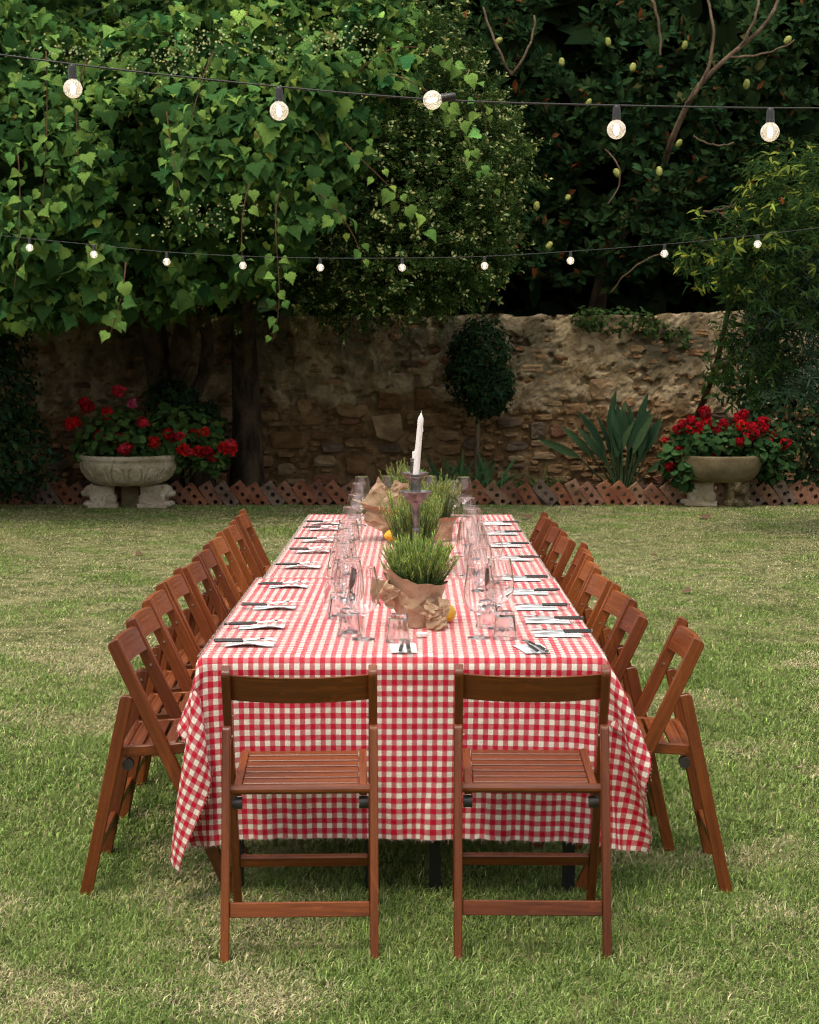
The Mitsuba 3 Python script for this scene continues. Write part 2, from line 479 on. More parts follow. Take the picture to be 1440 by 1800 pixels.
while x < 5.6:
    th = math.radians(-52 + er.normal(0, 4))
    lx = np.array([math.cos(th), 0, math.sin(th)])
    ly = np.array([-math.sin(th), 0, math.cos(th)])
    lean = er.normal(0, 0.05)
    m4 = np.eye(4)
    m4[:3, 0], m4[:3, 1], m4[:3, 2] = lx, ly + [0, lean, 0], [lean, -1, 0]
    m4[:3, 2] = np.cross(m4[:3, 0], m4[:3, 1])
    m4[:3, 3] = [x, 18.66 + er.normal(0, 0.012), 0.115 + er.normal(0, 0.012)]
    put('brick', shapes[er.integers(0, 4)], edging, m4)
    x += 0.188 + er.normal(0, 0.008)

# ------------------------------------------------------------------ wooden folding chairs
def wood_color(dark, light):
    def fn(p, n, uv):
        g = mikit.fbm(uv.x * 5 + 1.5 * mikit.noise(uv.x * 3, uv.y * 30, 0.0), uv.y * 120, mikit.cell_rand(uv.y * 0.4, 0, 0) * 30, 3)
        h = mikit.noise(uv.x * 30, uv.y * 600, 3.0)
        big = mikit.noise(p.x * 2.3, p.y * 2.3, p.z * 1.5)
        t = mikit.smoothstep(0.15, 0.85, 0.6 * g + 0.4 * big)
        worn = mikit.smoothstep(0.62, 0.80, mikit.fbm(p.x * 16 + uv.x * 9, p.y * 16, p.z * 16 + uv.y * 40, 4))
        return mikit.mix(mikit.mix(dark, light, t), mi.Color3f(light) * 1.6 + 0.01, 0.22 * worn) * (0.85 + 0.26 * h)
    return fn


WOODS = []
for i, (a, b) in enumerate([((0.105, 0.0215, 0.0040), (0.255, 0.064, 0.0110)), ((0.120, 0.0265, 0.0046), (0.290, 0.080, 0.0140)), ((0.078, 0.0155, 0.0034), (0.200, 0.047, 0.0085)), ((0.140, 0.0340, 0.0065), (0.310, 0.092, 0.0180))]):
    bsdf(f'chair_wood_{i}', mikit.proc(wood_color(a, b)), 0.38, specular=0.5, clearcoat=0.4, clearcoat_gloss=0.75)
    WOODS.append(f'chair_wood_{i}')
bsdf('bolt_metal', (0.42, 0.36, 0.28), 0.4, metallic=0.9)
bsdf('dark_knob', (0.035, 0.030, 0.028), 0.45)


def chair_parts():
    """(name, mesh, uv, material) of a folding chair that faces +y, its feet on z = 0."""
    out = []
    X, Z, Yv = np.array([1.0, 0, 0]), np.array([0, 0, 1.0]), np.array([0, 1.0, 0])
    xs = 0.2015
    foot, topp = np.array([0, 0.225, -0.012]), np.array([0, -0.136, 0.787])
    d = unit(topp - foot)
    L = np.linalg.norm(topp - foot)
    side = np.cross(X, d)           # across the stile, in the side plane
    for k, s in enumerate((-1, 1)):
        m, uv = plate(rounded(L, 0.040, (0.004, 0.004, 0.018, 0.016), 5), 0.024, foot + X * s * xs, d, side, 0.0025, 1.1 * k)
        out.append(('stile', m, uv, 'w'))
    rf, rt = np.array([0, -0.232, -0.012]), np.array([0, -0.094, 0.620])
    e = unit(rt - rf)
    L2 = np.linalg.norm(rt - rf)
    for k, s in enumerate((-1, 1)):
        m, uv = plate(rounded(L2, 0.037, (0.004, 0.004, 0.015, 0.013), 5), 0.023, rf + X * s * (xs + 0.002), e, np.cross(X, e), 0.0025, 2.3 + 1.1 * k)
        out.append(('rear_leg', m, uv, 'w'))
    # the curved back panel
    n = 15
    u = np.linspace(-1, 1, n)
    half = xs - 0.012
    lo, hi = 0.692, 0.767
    vs, uvs = [], []
    for z in (lo, hi):
        c = foot + d * ((z - foot[2]) / d[2])
        for off in (-0.008, 0.008):
            bow = -0.030 * (1 - u ** 2)
            dz = -0.004 * (1 - u ** 2)
            vs.append(np.stack([u * half, c[1] + bow + off + 0.006, z + dz], 1))
            uvs.append(np.stack([u * half + 5.3, np.full(n, z + off)], 1))
    v, uv = np.vstack(vs), np.vstack(uvs)
    f = []
    for i in range(n - 1):
        a, b, c_, dd = i, n + i, 2 * n + i, 3 * n + i
        f += [[a, a + 1, c_ + 1], [a, c_ + 1, c_], [b, dd + 1, b + 1], [b, dd, dd + 1], [c_, c_ + 1, dd + 1], [c_, dd + 1, dd], [a, b + 1, a + 1], [a, b, b + 1]]
    out.append(('backrest', mesh(v, f), uv, 'w'))
    # seat
    sd = unit([0, 0.335, 0.020])
    up = np.cross(X, sd)
    o = np.array([0, -0.112, 0.440])
    for k, s in enumerate((-1, 1)):
        m, uv = plate(rounded(0.335, 0.032, 0.003, 2), 0.022, o + X * s * 0.174, sd, up, 0.002, 7.7 + k)
        out.append(('seat_rail', m, uv, 'w'))
    for k in range(6):
        c = o + sd * (0.037 + 0.0520 * k) + up * 0.0105
        m, uv = plate(rounded(0.322, 0.0400, 0.003, 2), 0.012, c - X * 0.161, X, sd, 0.0022, 9.1 + 0.7 * k)
        out.append(('seat_slat', m, uv, 'w'))
    m = tube([o + up * 0.004 - X * 0.192, o + up * 0.004 + X * 0.192], 0.0135, 12)
    out.append(('seat_bar', m, np.stack([m.vertices[:, 0] + 17, m.vertices[:, 2]], 1), 'w'))
    zf = 0.160
    c = foot + d * ((zf - foot[2]) / d[2])
    m, uv = plate(rounded(2 * (xs - 0.0125), 0.036, 0.004, 2), 0.018, c - X * (xs - 0.0125), X, d, 0.002, 15.5)
    out.append(('front_stretcher', m, uv, 'w'))
    c = rf + e * ((0.132 - rf[2]) / e[2])
    m, uv = plate(rounded(2 * (xs - 0.0100), 0.040, 0.004, 2), 0.018, c - X * (xs - 0.0100), X, e, 0.002, 16.9)
    out.append(('rear_stretcher', m, uv, 'w'))
    for s in (-1, 1):
        k = trimesh.creation.cylinder(0.017, 0.026, sections=16)
        k.apply_transform(trimesh.transformations.rotation_matrix(np.pi / 2, [0, 1, 0]))
        k.apply_translation([s * 0.1755, -0.098, 0.402])
        out.append(('dowel_knob', k, None, 'knob'))
    pv = foot + d * ((0.640 - foot[2]) / d[2])
    for s in (-1, 1):
        for q, r in ((pv, 0.0045), (rf + e * (L2 - 0.030) + np.array([0, 0.0, 0]), 0.0042)):
            k = trimesh.creation.cylinder(r, 0.004, sections=14)
            k.apply_transform(trimesh.transformations.rotation_matrix(np.pi / 2, [0, 1, 0]))
            k.apply_translation(q + X * s * (xs + 0.0135))
            k2 = k.copy()
            k2.apply_translation(-X * s * 0.027)
            out.append(('bolt', k2, None, 'bolt'))
    return out


CHAIR = []
for name, m, uv, kind in chair_parts():
    CHAIR.append((name, [ply(m, w, False, uv=uv) for w in WOODS] if kind == 'w' else [ply(m, 'bolt_metal' if kind == 'bolt' else 'dark_knob', 30)] * 4))


def chair(label, x, y, rz, wood, group='wooden folding chairs round the long table'):
    t = thing('folding_chair', label, 'chair', group)
    for name, variants in CHAIR:
        put(name, variants[wood], t, frame4((x, y, 0), rz))


ORD = ['first', 'second', 'third', 'fourth', 'fifth', 'sixth', 'seventh', 'eighth', 'ninth']
chair('brown slatted folding chair at the near end of the table, on the left side', -0.322, 4.440, 0.035, 0)
chair('brown slatted folding chair at the near end of the table, on the right side', 0.324, 4.455, -0.012, 2)
cr = np.random.default_rng(3)
LEFT_Y = [4.955, 5.39, 5.82, 6.27, 6.71, 7.18, 7.73, 8.31, 8.97]
LEFT_X = [-0.787, -0.812, -0.830, -0.838, -0.822, -0.834, -0.845, -0.842, -0.862]
RIGHT_Y = [4.985, 5.42, 5.80, 6.29, 6.735, 7.23, 7.74, 8.23, 8.82]
RIGHT_X = [0.738, 0.630, 0.637, 0.620, 0.624, 0.645, 0.615, 0.612, 0.600]
for side, ys, xs_, rot, tw in (('left', LEFT_Y, LEFT_X, -90, [2.6, 2.4, 3.0, 1, 1, 2, 1, 1.5, 2]), ('right', RIGHT_Y, RIGHT_X, 90, [-3, -2.5, 1, 1, -3, -5, 0, 0, -2])):
    for i in range(9):
        extra = ', pulled out a little' if (side, i) == ('right', 0) else ''
        chair(f'folding chair, {ORD[i]} from the front on the {side} of the table{extra}',
              xs_[i], ys[i], math.radians(rot + tw[i]), int(cr.choice([0, 0, 1, 1, 2, 3])))

# ------------------------------------------------------------------ tables under the cloths
bsdf('black_metal', (0.012, 0.012, 0.013), 0.45)
bsdf('table_board', (0.55, 0.53, 0.50), 0.5)


def table(label, x0, x1, y0, y1, inset):
    t = thing('folding_table', label, 'table', 'tables hidden under the gingham cloths')
    b = trimesh.creation.box((x1 - x0, y1 - y0, 0.03))
    b.apply_translation([(x0 + x1) / 2, (y0 + y1) / 2, 0.718])
    put('table_board', ply(b, 'table_board'), t)
    for x in (x0 + inset, x1 - inset):
        for y in (y0 + 0.09, y1 - 0.12):
            g = trimesh.creation.box((0.036, 0.036, 0.70))
            g.apply_translation([x, y, 0.352])
            put('leg', ply(g, 'black_metal'), t)
    for y in (y0 + 0.09, y1 - 0.12):
        g = trimesh.creation.box((x1 - x0 - 2 * inset - 0.037, 0.025, 0.03))
        g.apply_translation([(x0 + x1) / 2, y, 0.68])
        put('cross_bar', ply(g, 'black_metal'), t)


table('narrow black-legged table under the near cloth, on the left side', -0.650, -0.036, 4.720, 6.49, 0.10)
table('narrow black-legged table under the near cloth, on the right side', -0.024, 0.560, 4.720, 6.49, 0.085)
table('black-legged table under the far cloth, on the left side', -0.625, -0.034, 6.515, 9.36, 0.10)
table('black-legged table under the far cloth, on the right side', -0.022, 0.560, 6.515, 9.36, 0.10)

# ------------------------------------------------------------------ gingham cloths, draped by a small cloth solver
PERIOD = 0.0308


def gingham(p, n, uv):
    wob = 0.0006 * (mikit.noise(uv.x * 30, uv.y * 30, 0.0) - 0.5)
    a = dr.abs(mikit_frac(uv.x / PERIOD + wob / PERIOD) - 0.5) * 2
    b = dr.abs(mikit_frac(uv.y / PERIOD + wob / PERIOD) - 0.5) * 2
    e = 0.035
    wa, wb = mikit.smoothstep(0.5 - e, 0.5 + e, a), mikit.smoothstep(0.5 - e, 0.5 + e, b)
    t = (wa + wb) * 0.5
    cream, red = mi.Color3f(0.78, 0.72, 0.62), mi.Color3f(0.50, 0.004, 0.026)
    half = mi.Color3f(0.53, 0.148, 0.148)
    c = dr.select(t < 0.5, cream * (1 - 2 * t) + half * (2 * t), half * (2 - 2 * t) + red * (2 * t - 1))
    yarn = 0.90 + 0.20 * mikit.noise(uv.x * 900, uv.y * 60, 1.0) * mikit.noise(uv.x * 60, uv.y * 900, 2.0) * 2
    return c * yarn


def mikit_frac(x):
    return x - dr.floor(x)


bsdf('gingham_cloth', mikit.proc(gingham), 0.6, specular=0.35, sheen=0.4, sheen_tint=0.0)
bump('gingham_cloth', mikit.proc(lambda p, n, uv: 0.0003 * mikit.fbm(uv.x * 260, uv.y * 260, 0.0, 2) + 0.0022 * mikit.fbm(uv.x * 22, uv.y * 22, 4.0, 3), 8e-4))


def drape(x0, x1, y0, y1, z, left, right, front, back, step=0.022, steps=150, seed=1, push=None, boxes=(), rods=(), fronts=()):
    """a rectangle of cloth that lies on the table and hangs over its edges: (mesh, uv)."""
    r = np.random.default_rng(seed)
    s = np.arange(x0 - left, x1 + right + step / 2, step)
    t = np.arange(y0 - front, y1 + back + step / 2, step)
    S, Tt = np.meshgrid(s, t, indexing='ij')
    P = np.stack([S, Tt, np.full_like(S, z)], -1)
    on = (S >= x0 + 0.004) & (S <= x1 - 0.004) & (Tt >= y0 + 0.004) & (Tt <= y1 - 0.004)
    P[..., 2] += np.where(on, 0.0, r.uniform(0, 0.004, S.shape))
    wgt = (~on).astype(float)[..., None]
    V = np.zeros_like(P)
    d2 = step * math.sqrt(2)
    sl = lambda a, b: slice(a, b)  # noqa: E731
    cons = []
    for (di, dj), rest, k in (((1, 0), step, 1.0), ((0, 1), step, 1.0), ((1, 1), d2, 0.35), ((1, -1), d2, 0.35), ((3, 0), 3 * step, 0.16), ((0, 3), 3 * step, 0.16)):
        n, m = S.shape
        ia, ib = sl(0, n - di), sl(di, n)
        ja, jb = (sl(0, m - dj), sl(dj, m)) if dj >= 0 else (sl(-dj, m), sl(0, m + dj))
        wa, wb = wgt[ia, ja], wgt[ib, jb]
        par = (np.add.outer(np.arange(n - di) // max(di, 1) * (di > 0), np.zeros(wa.shape[1], int)) + (di == 0) * (np.arange(wa.shape[1]) // max(abs(dj), 1))[None]) % 2
        for q in (0, 1):
            sel = (par == q)[..., None] & ((wa + wb) > 0)
            w = np.maximum(wa + wb, 1e-9)
            cons.append((ia, ja, ib, jb, rest, k * sel * wa / w, k * sel * wb / w))
    dt = 0.016
    for it in range(steps):
        acc = np.zeros_like(P)
        acc[..., 2] = -9.8
        if push is not None and it < 80:
            acc += push(S, Tt, P, it)
        Q = P + (V * 0.965 * dt + acc * dt * dt) * wgt
        for _ in range(14):
            for ia, ja, ib, jb, rest, ka, kb in cons:
                dlt = Q[ib, jb] - Q[ia, ja]
                ln = np.sqrt((dlt * dlt).sum(-1, keepdims=True)) + 1e-9
                c = dlt * ((ln - rest) / ln)
                Q[ia, ja] += c * ka
                Q[ib, jb] -= c * kb
            # the table is solid
            px0, px1, py0, py1, pz = Q[..., 0] - (x0 - 0.004), (x1 + 0.004) - Q[..., 0], Q[..., 1] - (y0 - 0.004), (y1 + 0.004) - Q[..., 1], z - Q[..., 2]
            inn = (px0 > 0) & (px1 > 0) & (py0 > 0) & (py1 > 0) & (pz > 0) & ~on
            if inn.any():
                st = np.stack([px0, px1, py0, py1, pz], -1)
                w = st.argmin(-1)
                for k, (ax, sg) in enumerate(((0, -1), (0, 1), (1, -1), (1, 1), (2, 1))):
                    h = inn & (w == k)
                    Q[..., ax][h] += sg * st[..., k][h]
            Q[..., 2] = np.maximum(Q[..., 2], 0.02)
            for lo, hi in boxes:
                st = np.concatenate([Q - lo, hi - Q], -1)
                inn = (st > 0).all(-1) & ~on
                if inn.any():
                    w = st[inn].argmin(-1)
                    q_ = Q[inn]
                    dd = st[inn][np.arange(len(w)), w]
                    q_[np.arange(len(w)), w % 3] += np.where(w < 3, -dd, dd)
                    Q[inn] = q_
            for xc, hw in fronts:
                Q[..., 1] = np.where((np.abs(Q[..., 0] - xc) < hw) & ~on & (Q[..., 2] < 0.5), np.maximum(Q[..., 1], 4.700), Q[..., 1])
            for a_, b_, rr_ in rods:
                ab = b_ - a_
                u_ = np.clip(((Q - a_) @ ab) / (ab @ ab), 0, 1)[..., None]
                dv = Q - (a_ + u_ * ab)
                ln = np.linalg.norm(dv, axis=-1, keepdims=True) + 1e-9
                Q += np.where((ln < rr_) & ~on[..., None], dv / ln * (rr_ - ln), 0)
        V = (Q - P) / dt
        P = Q
    bumpy = 0.006 * (meshkit.fbm(np.stack([S * 5, Tt * 3.2, 0 * S], -1), 3, seed + 4) - 0.45)
    P[..., 2] += np.where(on, np.clip(bumpy, 0, 1) + 0.001, 0)
    # fold lines from the cupboard, and soft gathers in the hanging part
    hang = np.clip((z - P[..., 2]) / 0.45, 0, 1)
    nx_, ny_ = np.gradient(P, axis=0), np.gradient(P, axis=1)
    N = unit(np.cross(nx_, ny_))
    ridge = sum(np.exp(-((S - c0_) / 0.009) ** 2) for c0_ in (0.04, -0.36, 0.44)) + sum(np.exp(-((Tt - c0_) / 0.006) ** 2) for c0_ in np.arange(y0 - 0.24, y1, 0.46))
    gath = meshkit.fbm(np.stack([S * 5.5, Tt * 1.0, 0 * S + 5], -1), 2, seed + 8) - 0.5
    P = P + N * (0.0034 * ridge + 0.050 * gath * hang ** 1.2)[..., None]
    fine = np.stack([ndimage.zoom(P[..., k], 2, order=3, mode='nearest', grid_mode=False) for k in range(3)], -1)
    su, tu = np.meshgrid(np.linspace(s[0], s[-1], fine.shape[0]), np.linspace(t[0], t[-1], fine.shape[1]), indexing='ij')
    return mesh(fine.reshape(-1, 3), grid_faces(*fine.shape[:2])), np.stack([su, tu], -1).reshape(-1, 2), fine


def corner_push(S, Tt, P, it):
    a = np.zeros_like(P)
    lc = (S < -0.655) & (Tt < 4.715)
    rc = (S > 0.575) & (Tt < 4.715)
    a[..., 0] += -4.0 * lc + 2.0 * rc
    a[..., 1] += 1.5 * lc + 1.0 * rc
    return a


SEATS, RODS = [], []
for xs2, ys2, sg in ((LEFT_X, LEFT_Y, 1), (RIGHT_X, RIGHT_Y, -1)):
    for x, y in zip(xs2[:4], ys2[:4]):
        e0, e1 = sorted((x - sg * 0.12, x + sg * 0.245))
        SEATS.append((np.array([e0, y - 0.20, 0.405]), np.array([e1, y + 0.20, 0.482])))
        for o in (-0.2015, 0.2015):
            RODS.append((np.array([x + sg * 0.225, y + o, 0.0]), np.array([x - sg * 0.142, y + o, 0.81]), 0.036))
cm, cuv, near_fine = drape(-0.655, 0.575, 4.712, 6.50, 0.7425, 0.205, 0.185, 0.515, 0.044, seed=2, push=corner_push, boxes=SEATS[1:4] + SEATS[5:], fronts=((-0.322, 0.23), (0.324, 0.23)), rods=RODS[:4] + RODS[8:12])
put('tablecloth', ply(cm, 'gingham_cloth', True, uv=cuv))
tag('tablecloth', 'red and white gingham tablecloth on the near table, hanging to the chair seats in front', 'tablecloth', 'red gingham tablecloths')
cm, cuv, far_fine = drape(-0.632, 0.570, 6.56, 9.37, 0.7395, 0.22, 0.22, 0.03, 0.30, step=0.03, steps=90, seed=5)
put('tablecloth_001', ply(cm, 'gingham_cloth', True, uv=cuv + [0.009, 0.004]))
tag('tablecloth_001', 'red and white gingham tablecloth on the far table behind the first cloth', 'tablecloth', 'red gingham tablecloths')

fr3 = np.random.default_rng(77)
bsdf('hem_thread', (0.70, 0.42, 0.38), 0.9)
hem = np.concatenate([near_fine[:, 0], near_fine[0, :60], near_fine[-1, :60]])
hem = hem[fr3.integers(0, len(hem), 900)] + fr3.normal(0, 0.004, (900, 3)) * [1, 0.2, 0.1]
tipp = hem + np.stack([fr3.normal(0, 0.004, 900), fr3.normal(0, 0.003, 900), -np.abs(fr3.normal(0.006, 0.005, 900))], 1)
wv = np.array([0.0006, 0, 0])
put('fringe', ply(mesh(np.stack([hem - wv, hem + wv, tipp], 1).reshape(-1, 3), np.arange(2700).reshape(-1, 3)), 'hem_thread'), 'tablecloth', kind='stuff')


def nap(key, x0, x1, y0, y1, z, dens, w, h, seed):
    """the fine upright fuzz of the cotton, on the part that lies flat."""
    r = np.random.default_rng(seed)
    n = int(dens * (x1 - x0) * (y1 - y0))
    b = np.stack([r.uniform(x0, x1, n), r.uniform(y0, y1, n), np.full(n, z)], 1)
    a = r.uniform(0, np.pi, n)
    s = np.stack([np.cos(a), np.sin(a), 0 * a], 1) * (w / 2)
    t = b + np.stack([r.normal(0, 0.35 * h, n), r.normal(0, 0.35 * h, n), h * r.uniform(0.6, 1.2, n)], 1)
    put('nap', ply(mesh(np.stack([b - s, b + s, t], 1).reshape(-1, 3), np.arange(3 * n).reshape(-1, 3)), 'cotton_nap'), key, kind='stuff')


scene['cotton_nap'] = {'type': 'principledthin', 'base_color': rgb(0.80, 0.76, 0.70), 'roughness': 0.9, 'diff_trans': 1.0}
nap('tablecloth', -0.655, 0.575, 4.715, 6.53, 0.7430, 120000, 0.0008, 0.0040, 91)
nap('tablecloth_001', -0.632, 0.570, 6.56, 9.37, 0.7400, 70000, 0.0012, 0.0048, 92)

# ------------------------------------------------------------------ trees, climbers, shrubs
def bark(a, b):
    def fn(p, n, uv):
        f = mikit.fbm(p.x * 14, p.y * 14, p.z * 3.0, 4)
        g = mikit.fbm(p.x * 70, p.y * 70, p.z * 22, 3)
        return mikit.mix(a, b, mikit.smoothstep(0.3, 0.7, f)) * (0.6 + 0.8 * g)
    return fn


bsdf('dark_bark', mikit.proc(bark((0.030, 0.021, 0.014), (0.085, 0.060, 0.038))), 0.95, specular=0.1)
bump('dark_bark', mikit.proc(lambda p, n, uv: 0.03 * mikit.fbm(p.x * 22, p.y * 22, p.z * 4, 4), 4e-3))
bsdf('pale_bark', mikit.proc(bark((0.085, 0.056, 0.036), (0.18, 0.125, 0.08))), 0.9, specular=0.15)
bsdf('vine_bark', mikit.proc(bark((0.075, 0.035, 0.020), (0.14, 0.075, 0.042))), 0.9, specular=0.15)
leaf_bsdf('vine_leaf', 0.5, 0.55)
leaf_bsdf('small_leaf', 0.5, 0.5)
leaf_bsdf('glossy_leaf', 0.30, 0.22, 1.5)
leaf_bsdf('matt_leaf', 0.65, 0.4)
FRONT = np.array([0.0, -1.0, 0.0])

VINE = leaf_mesh([(0.0, 0.0), (0.16, -0.13), (0.35, -0.09), (0.42, 0.03), (0.62, 0.16), (0.52, 0.27), (0.60, 0.43), (0.40, 0.47), (0.40, 0.60), (0.25, 0.62), (0.20, 0.80), (0.10, 0.84), (0.0, 1.05)], 0.22, 0.42, 0.30)
HEART = leaf_mesh([(0.0, 0.0), (0.17, -0.12), (0.36, -0.08), (0.47, 0.10), (0.54, 0.30), (0.47, 0.38), (0.44, 0.52), (0.33, 0.58), (0.26, 0.72), (0.12, 0.86), (0.0, 1.06)], 0.10, 0.75, 0.30)
ROUND = leaf_mesh([(0.0, 0.06), (0.26, -0.06), (0.48, 0.16), (0.53, 0.42), (0.42, 0.72), (0.22, 0.92), (0.0, 0.95)], 0.22, 0.2, 0.32)
OVAL = blade_mesh(0.50, 3, 0.18, 0.30, 0.5)
SMALL = (np.array([[0, 0, 0], [0.24, 0.5, 0.06], [0, 1, -0.05], [-0.24, 0.5, 0.06]]), np.array([[0, 1, 2], [0, 2, 3]]))
MAGNOLIA = blade_mesh(0.42, 3, 0.22, 0.22, 0.55)
WILLOW = blade_mesh(0.23, 3, 0.35, 0.25, 0.45)
NEEDLE = blade_mesh(0.085, 2, 0.18, 0.2, 0.4)


def seen(m, nrm, fade=1.0):
    """which leaves show largest: size, turned to the front, at the front."""
    p = m[:, :3, 3]
    size = np.linalg.norm(m[:, :3, 1], axis=1)
    inside = (np.abs(p[:, 0]) < 0.245 * p[:, 1]) & (p[:, 2] < EYE[2] + 0.215 * p[:, 1]) & (p[:, 2] > EYE[2] - 0.4 * p[:, 1])
    return size * (0.25 + np.abs(nrm[:, 1])) * np.exp(-(p[:, 1] - p[:, 1].min()) * fade) * inside


# -- the climber with large lobed leaves
vine = thing('climbing_vine', 'large climbing vine with broad lobed light green leaves hanging over the wall on the left', 'vine')
vr = np.random.default_rng(21)
VINE_AT, VINE_SCALE = np.array([0.0, 15.45, 1.61]), 1.23       # where the climber's own coordinates stand in the garden


def in_garden(p):
    return VINE_AT + VINE_SCALE * (np.asarray(p) - [0.0, 12.55, 1.61])


def vine_front(x, z):
    p = np.stack([x, z, 0 * x], -1)
    return (12.55 + 0.55 * np.clip((z - 3.0) / 1.3, 0, 3) ** 2 + 0.22 * np.clip((2.7 - z) / 0.6, 0, 2) ** 2 + 0.30 * np.clip((x + 0.9) / 0.6, 0, 3) ** 1.5
            - 1.1 * (meshkit.fbm(p * [0.8, 0.9, 1] + 3, 3, 41) - 0.5) - 0.5 * (meshkit.fbm(p * 2.6, 2, 42) - 0.5))


def vine_inside(x, z):
    w = 0.35 * (meshkit.fbm(np.stack([x * 1.7, z * 1.7, 0 * x], -1), 3, 43) - 0.5)
    right = np.interp(z, [1.9, 2.1, 2.35, 2.7, 3.1, 3.5, 3.8, 4.1, 4.6, 5.4], [-2.6, -1.75, -1.15, -0.85, -0.50, -0.35, -0.02, 0.16, 0.12, -0.4])
    lowest = np.interp(x, [-6, -3.1, -2.6, -2.1, -1.6, -1.1], [1.80, 1.93, 1.98, 2.08, 2.22, 2.30])
    return (x < right + w) & (z > lowest + 0.5 * w)


n = 21000
x, z = vr.uniform(-6.2, 0.5, n), vr.uniform(1.7, 5.6, n)
k = vine_inside(x, z)
x, z = x[k], z[k]
n = len(x)
depth = np.abs(vr.normal(0, 0.10, n)) + (vr.random(n) < 0.42) * vr.uniform(0.1, 1.2, n)
depth = depth + 0.75 * np.clip((meshkit.fbm(np.stack([x * 2.3, z * 2.3, 0 * x], -1), 3, 47) - 0.54) / 0.08, 0, 1)
e = 0.05
y = vine_front(x, z)
gx_ = (vine_front(x + e, z) - y) / e
gz_ = (vine_front(x, z + e) - y) / e
nrm = unit(np.stack([gx_ * 0.8, np.full(n, -1.0), 0.75 * np.clip(gz_, -0.5, 2) + 0.5], 1)) + vr.normal(0, 0.55, (n, 3))
tip = np.stack([vr.normal(0, 0.45, n), np.full(n, -0.45) + vr.normal(0, 0.25, n), -1.0 + vr.normal(0, 0.25, n)], 1)
pos = np.stack([x, y + depth, z], 1)
size = np.clip(0.088 * np.exp(vr.normal(0, 0.45, n)), 0.032, 0.17)
young = (size < 0.085) | (vr.random(n) < 0.10 + 0.30 * np.clip((z - 3.6) / 0.8, 0, 1))
# trailing shoots: a thin stem with leaves on both sides
shoots = [[(-1.05, 12.45, 2.95), (-1.06, 12.28, 2.55), (-1.04, 12.26, 2.15), (-1.10, 12.27, 1.80)], [(-0.20, 12.5, 3.85), (0.18, 12.35, 3.62), (0.45, 12.6, 3.28), (0.62, 12.8, 3.02)],
          [(-0.55, 12.6, 3.35), (-0.25, 12.5, 3.05), (-0.02, 12.6, 2.78), (0.05, 12.7, 2.60)], [(-0.75, 12.5, 2.95), (-0.50, 12.45, 2.66), (-0.40, 12.5, 2.40)],
          [(-0.45, 12.7, 3.9), (0.1, 12.6, 4.05), (0.45, 12.75, 3.78), (0.56, 12.8, 3.45)], [(-2.45, 12.1, 3.9), (-2.5, 11.95, 3.4), (-2.46, 11.95, 2.95)], [(-2.75, 12.1, 3.95), (-2.72, 11.95, 3.4), (-2.78, 11.95, 2.7)],
          [(-1.5, 12.1, 3.95), (-1.62, 11.95, 3.55), (-1.72, 11.95, 3.1)], [(-1.85, 12.05, 3.5), (-1.78, 11.95, 3.1), (-1.70, 11.95, 2.7)], [(-2.2, 12.2, 2.4), (-2.22, 12.05, 2.1), (-2.30, 12.05, 1.85)],
          [(-1.25, 12.2, 3.0), (-1.30, 12.05, 2.6), (-1.28, 12.05, 2.3)], [(-3.0, 12.2, 3.2), (-2.95, 12.0, 2.7), (-3.0, 12.0, 2.2)]]
extra = []
for i, s in enumerate(shoots):
    c = spline(s, 40)
    put('shoot', ply(tube(in_garden(c), np.linspace(0.0075, 0.003, 40), 5), 'vine_bark', True), vine)
    m_ = int(np.linalg.norm(np.diff(c, axis=0), axis=1).sum() / 0.062)
    for j in range(m_):
        q = c[int(39 * (j + 0.5) / m_)]
        sgn = 1 if j % 2 else -1
        extra.append((q + [sgn * 0.035 + vr.normal(0, 0.02), -0.02 + vr.normal(0, 0.02), vr.normal(0, 0.03)], [sgn * 0.6 + vr.normal(0, 0.6), -1 + vr.normal(0, 0.4), 0.45 + vr.normal(0, 0.4)], [sgn * 0.75 + vr.normal(0, 0.4), -0.3, -0.8 + vr.normal(0, 0.3)], vr.uniform(0.045, 0.115)))
pos = np.vstack([pos, [q[0] for q in extra]])
nrm = np.vstack([nrm, np.array([q[1] for q in extra], float)])
tip = np.vstack([tip, np.array([q[2] for q in extra], float)])
size = np.concatenate([size, [q[3] for q in extra]])
young = np.concatenate([young, np.ones(len(extra), bool)])
m = frames(in_garden(pos), nrm, tip, size * VINE_SCALE)
col = np.where(young[:, None], tint((0.140, 0.240, 0.052), len(m), vr, 0.32), tint((0.049, 0.111, 0.031), len(m), vr, 0.38))
sc = seen(m, unit(nrm), 1.2)
old = vr.random(len(m)) < 0.010
col[old] = tint((0.22, 0.21, 0.06), int(old.sum()), vr, 0.3)
heart = vr.random(len(m)) < 0.45
leafy(vine, VINE, m[~heart], col[~heart], 'vine_leaf', 170, score=sc[~heart])
leafy(vine, HEART, m[heart], col[heart], 'vine_leaf', 130, score=sc[heart])
n = 900
c0 = np.array([(-2.55, 4.1), (-1.9, 4.15), (-2.0, 4.05), (-1.2, 4.2), (-0.5, 4.2), (-1.75, 2.75), (-1.35, 2.78), (-0.7, 4.25), (-1.6, 4.25), (-2.9, 4.1)])
w = vr.integers(0, len(c0), n)
x, z = c0[w, 0] + vr.normal(0, 0.17, n), c0[w, 1] + vr.normal(0, 0.10, n)
pos = np.stack([x, vine_front(x, z) - vr.uniform(-0.05, 0.12, n), z], 1)
m = frames(in_garden(pos), vr.normal(0, 1, (n, 3)) + [0, -0.8, 0.6], vr.normal(0, 1, (n, 3)), vr.uniform(0.013, 0.028, n))
bm, bc = cloud_mesh(ROUND, m, tint((0.42, 0.45, 0.20), n, vr, 0.2))
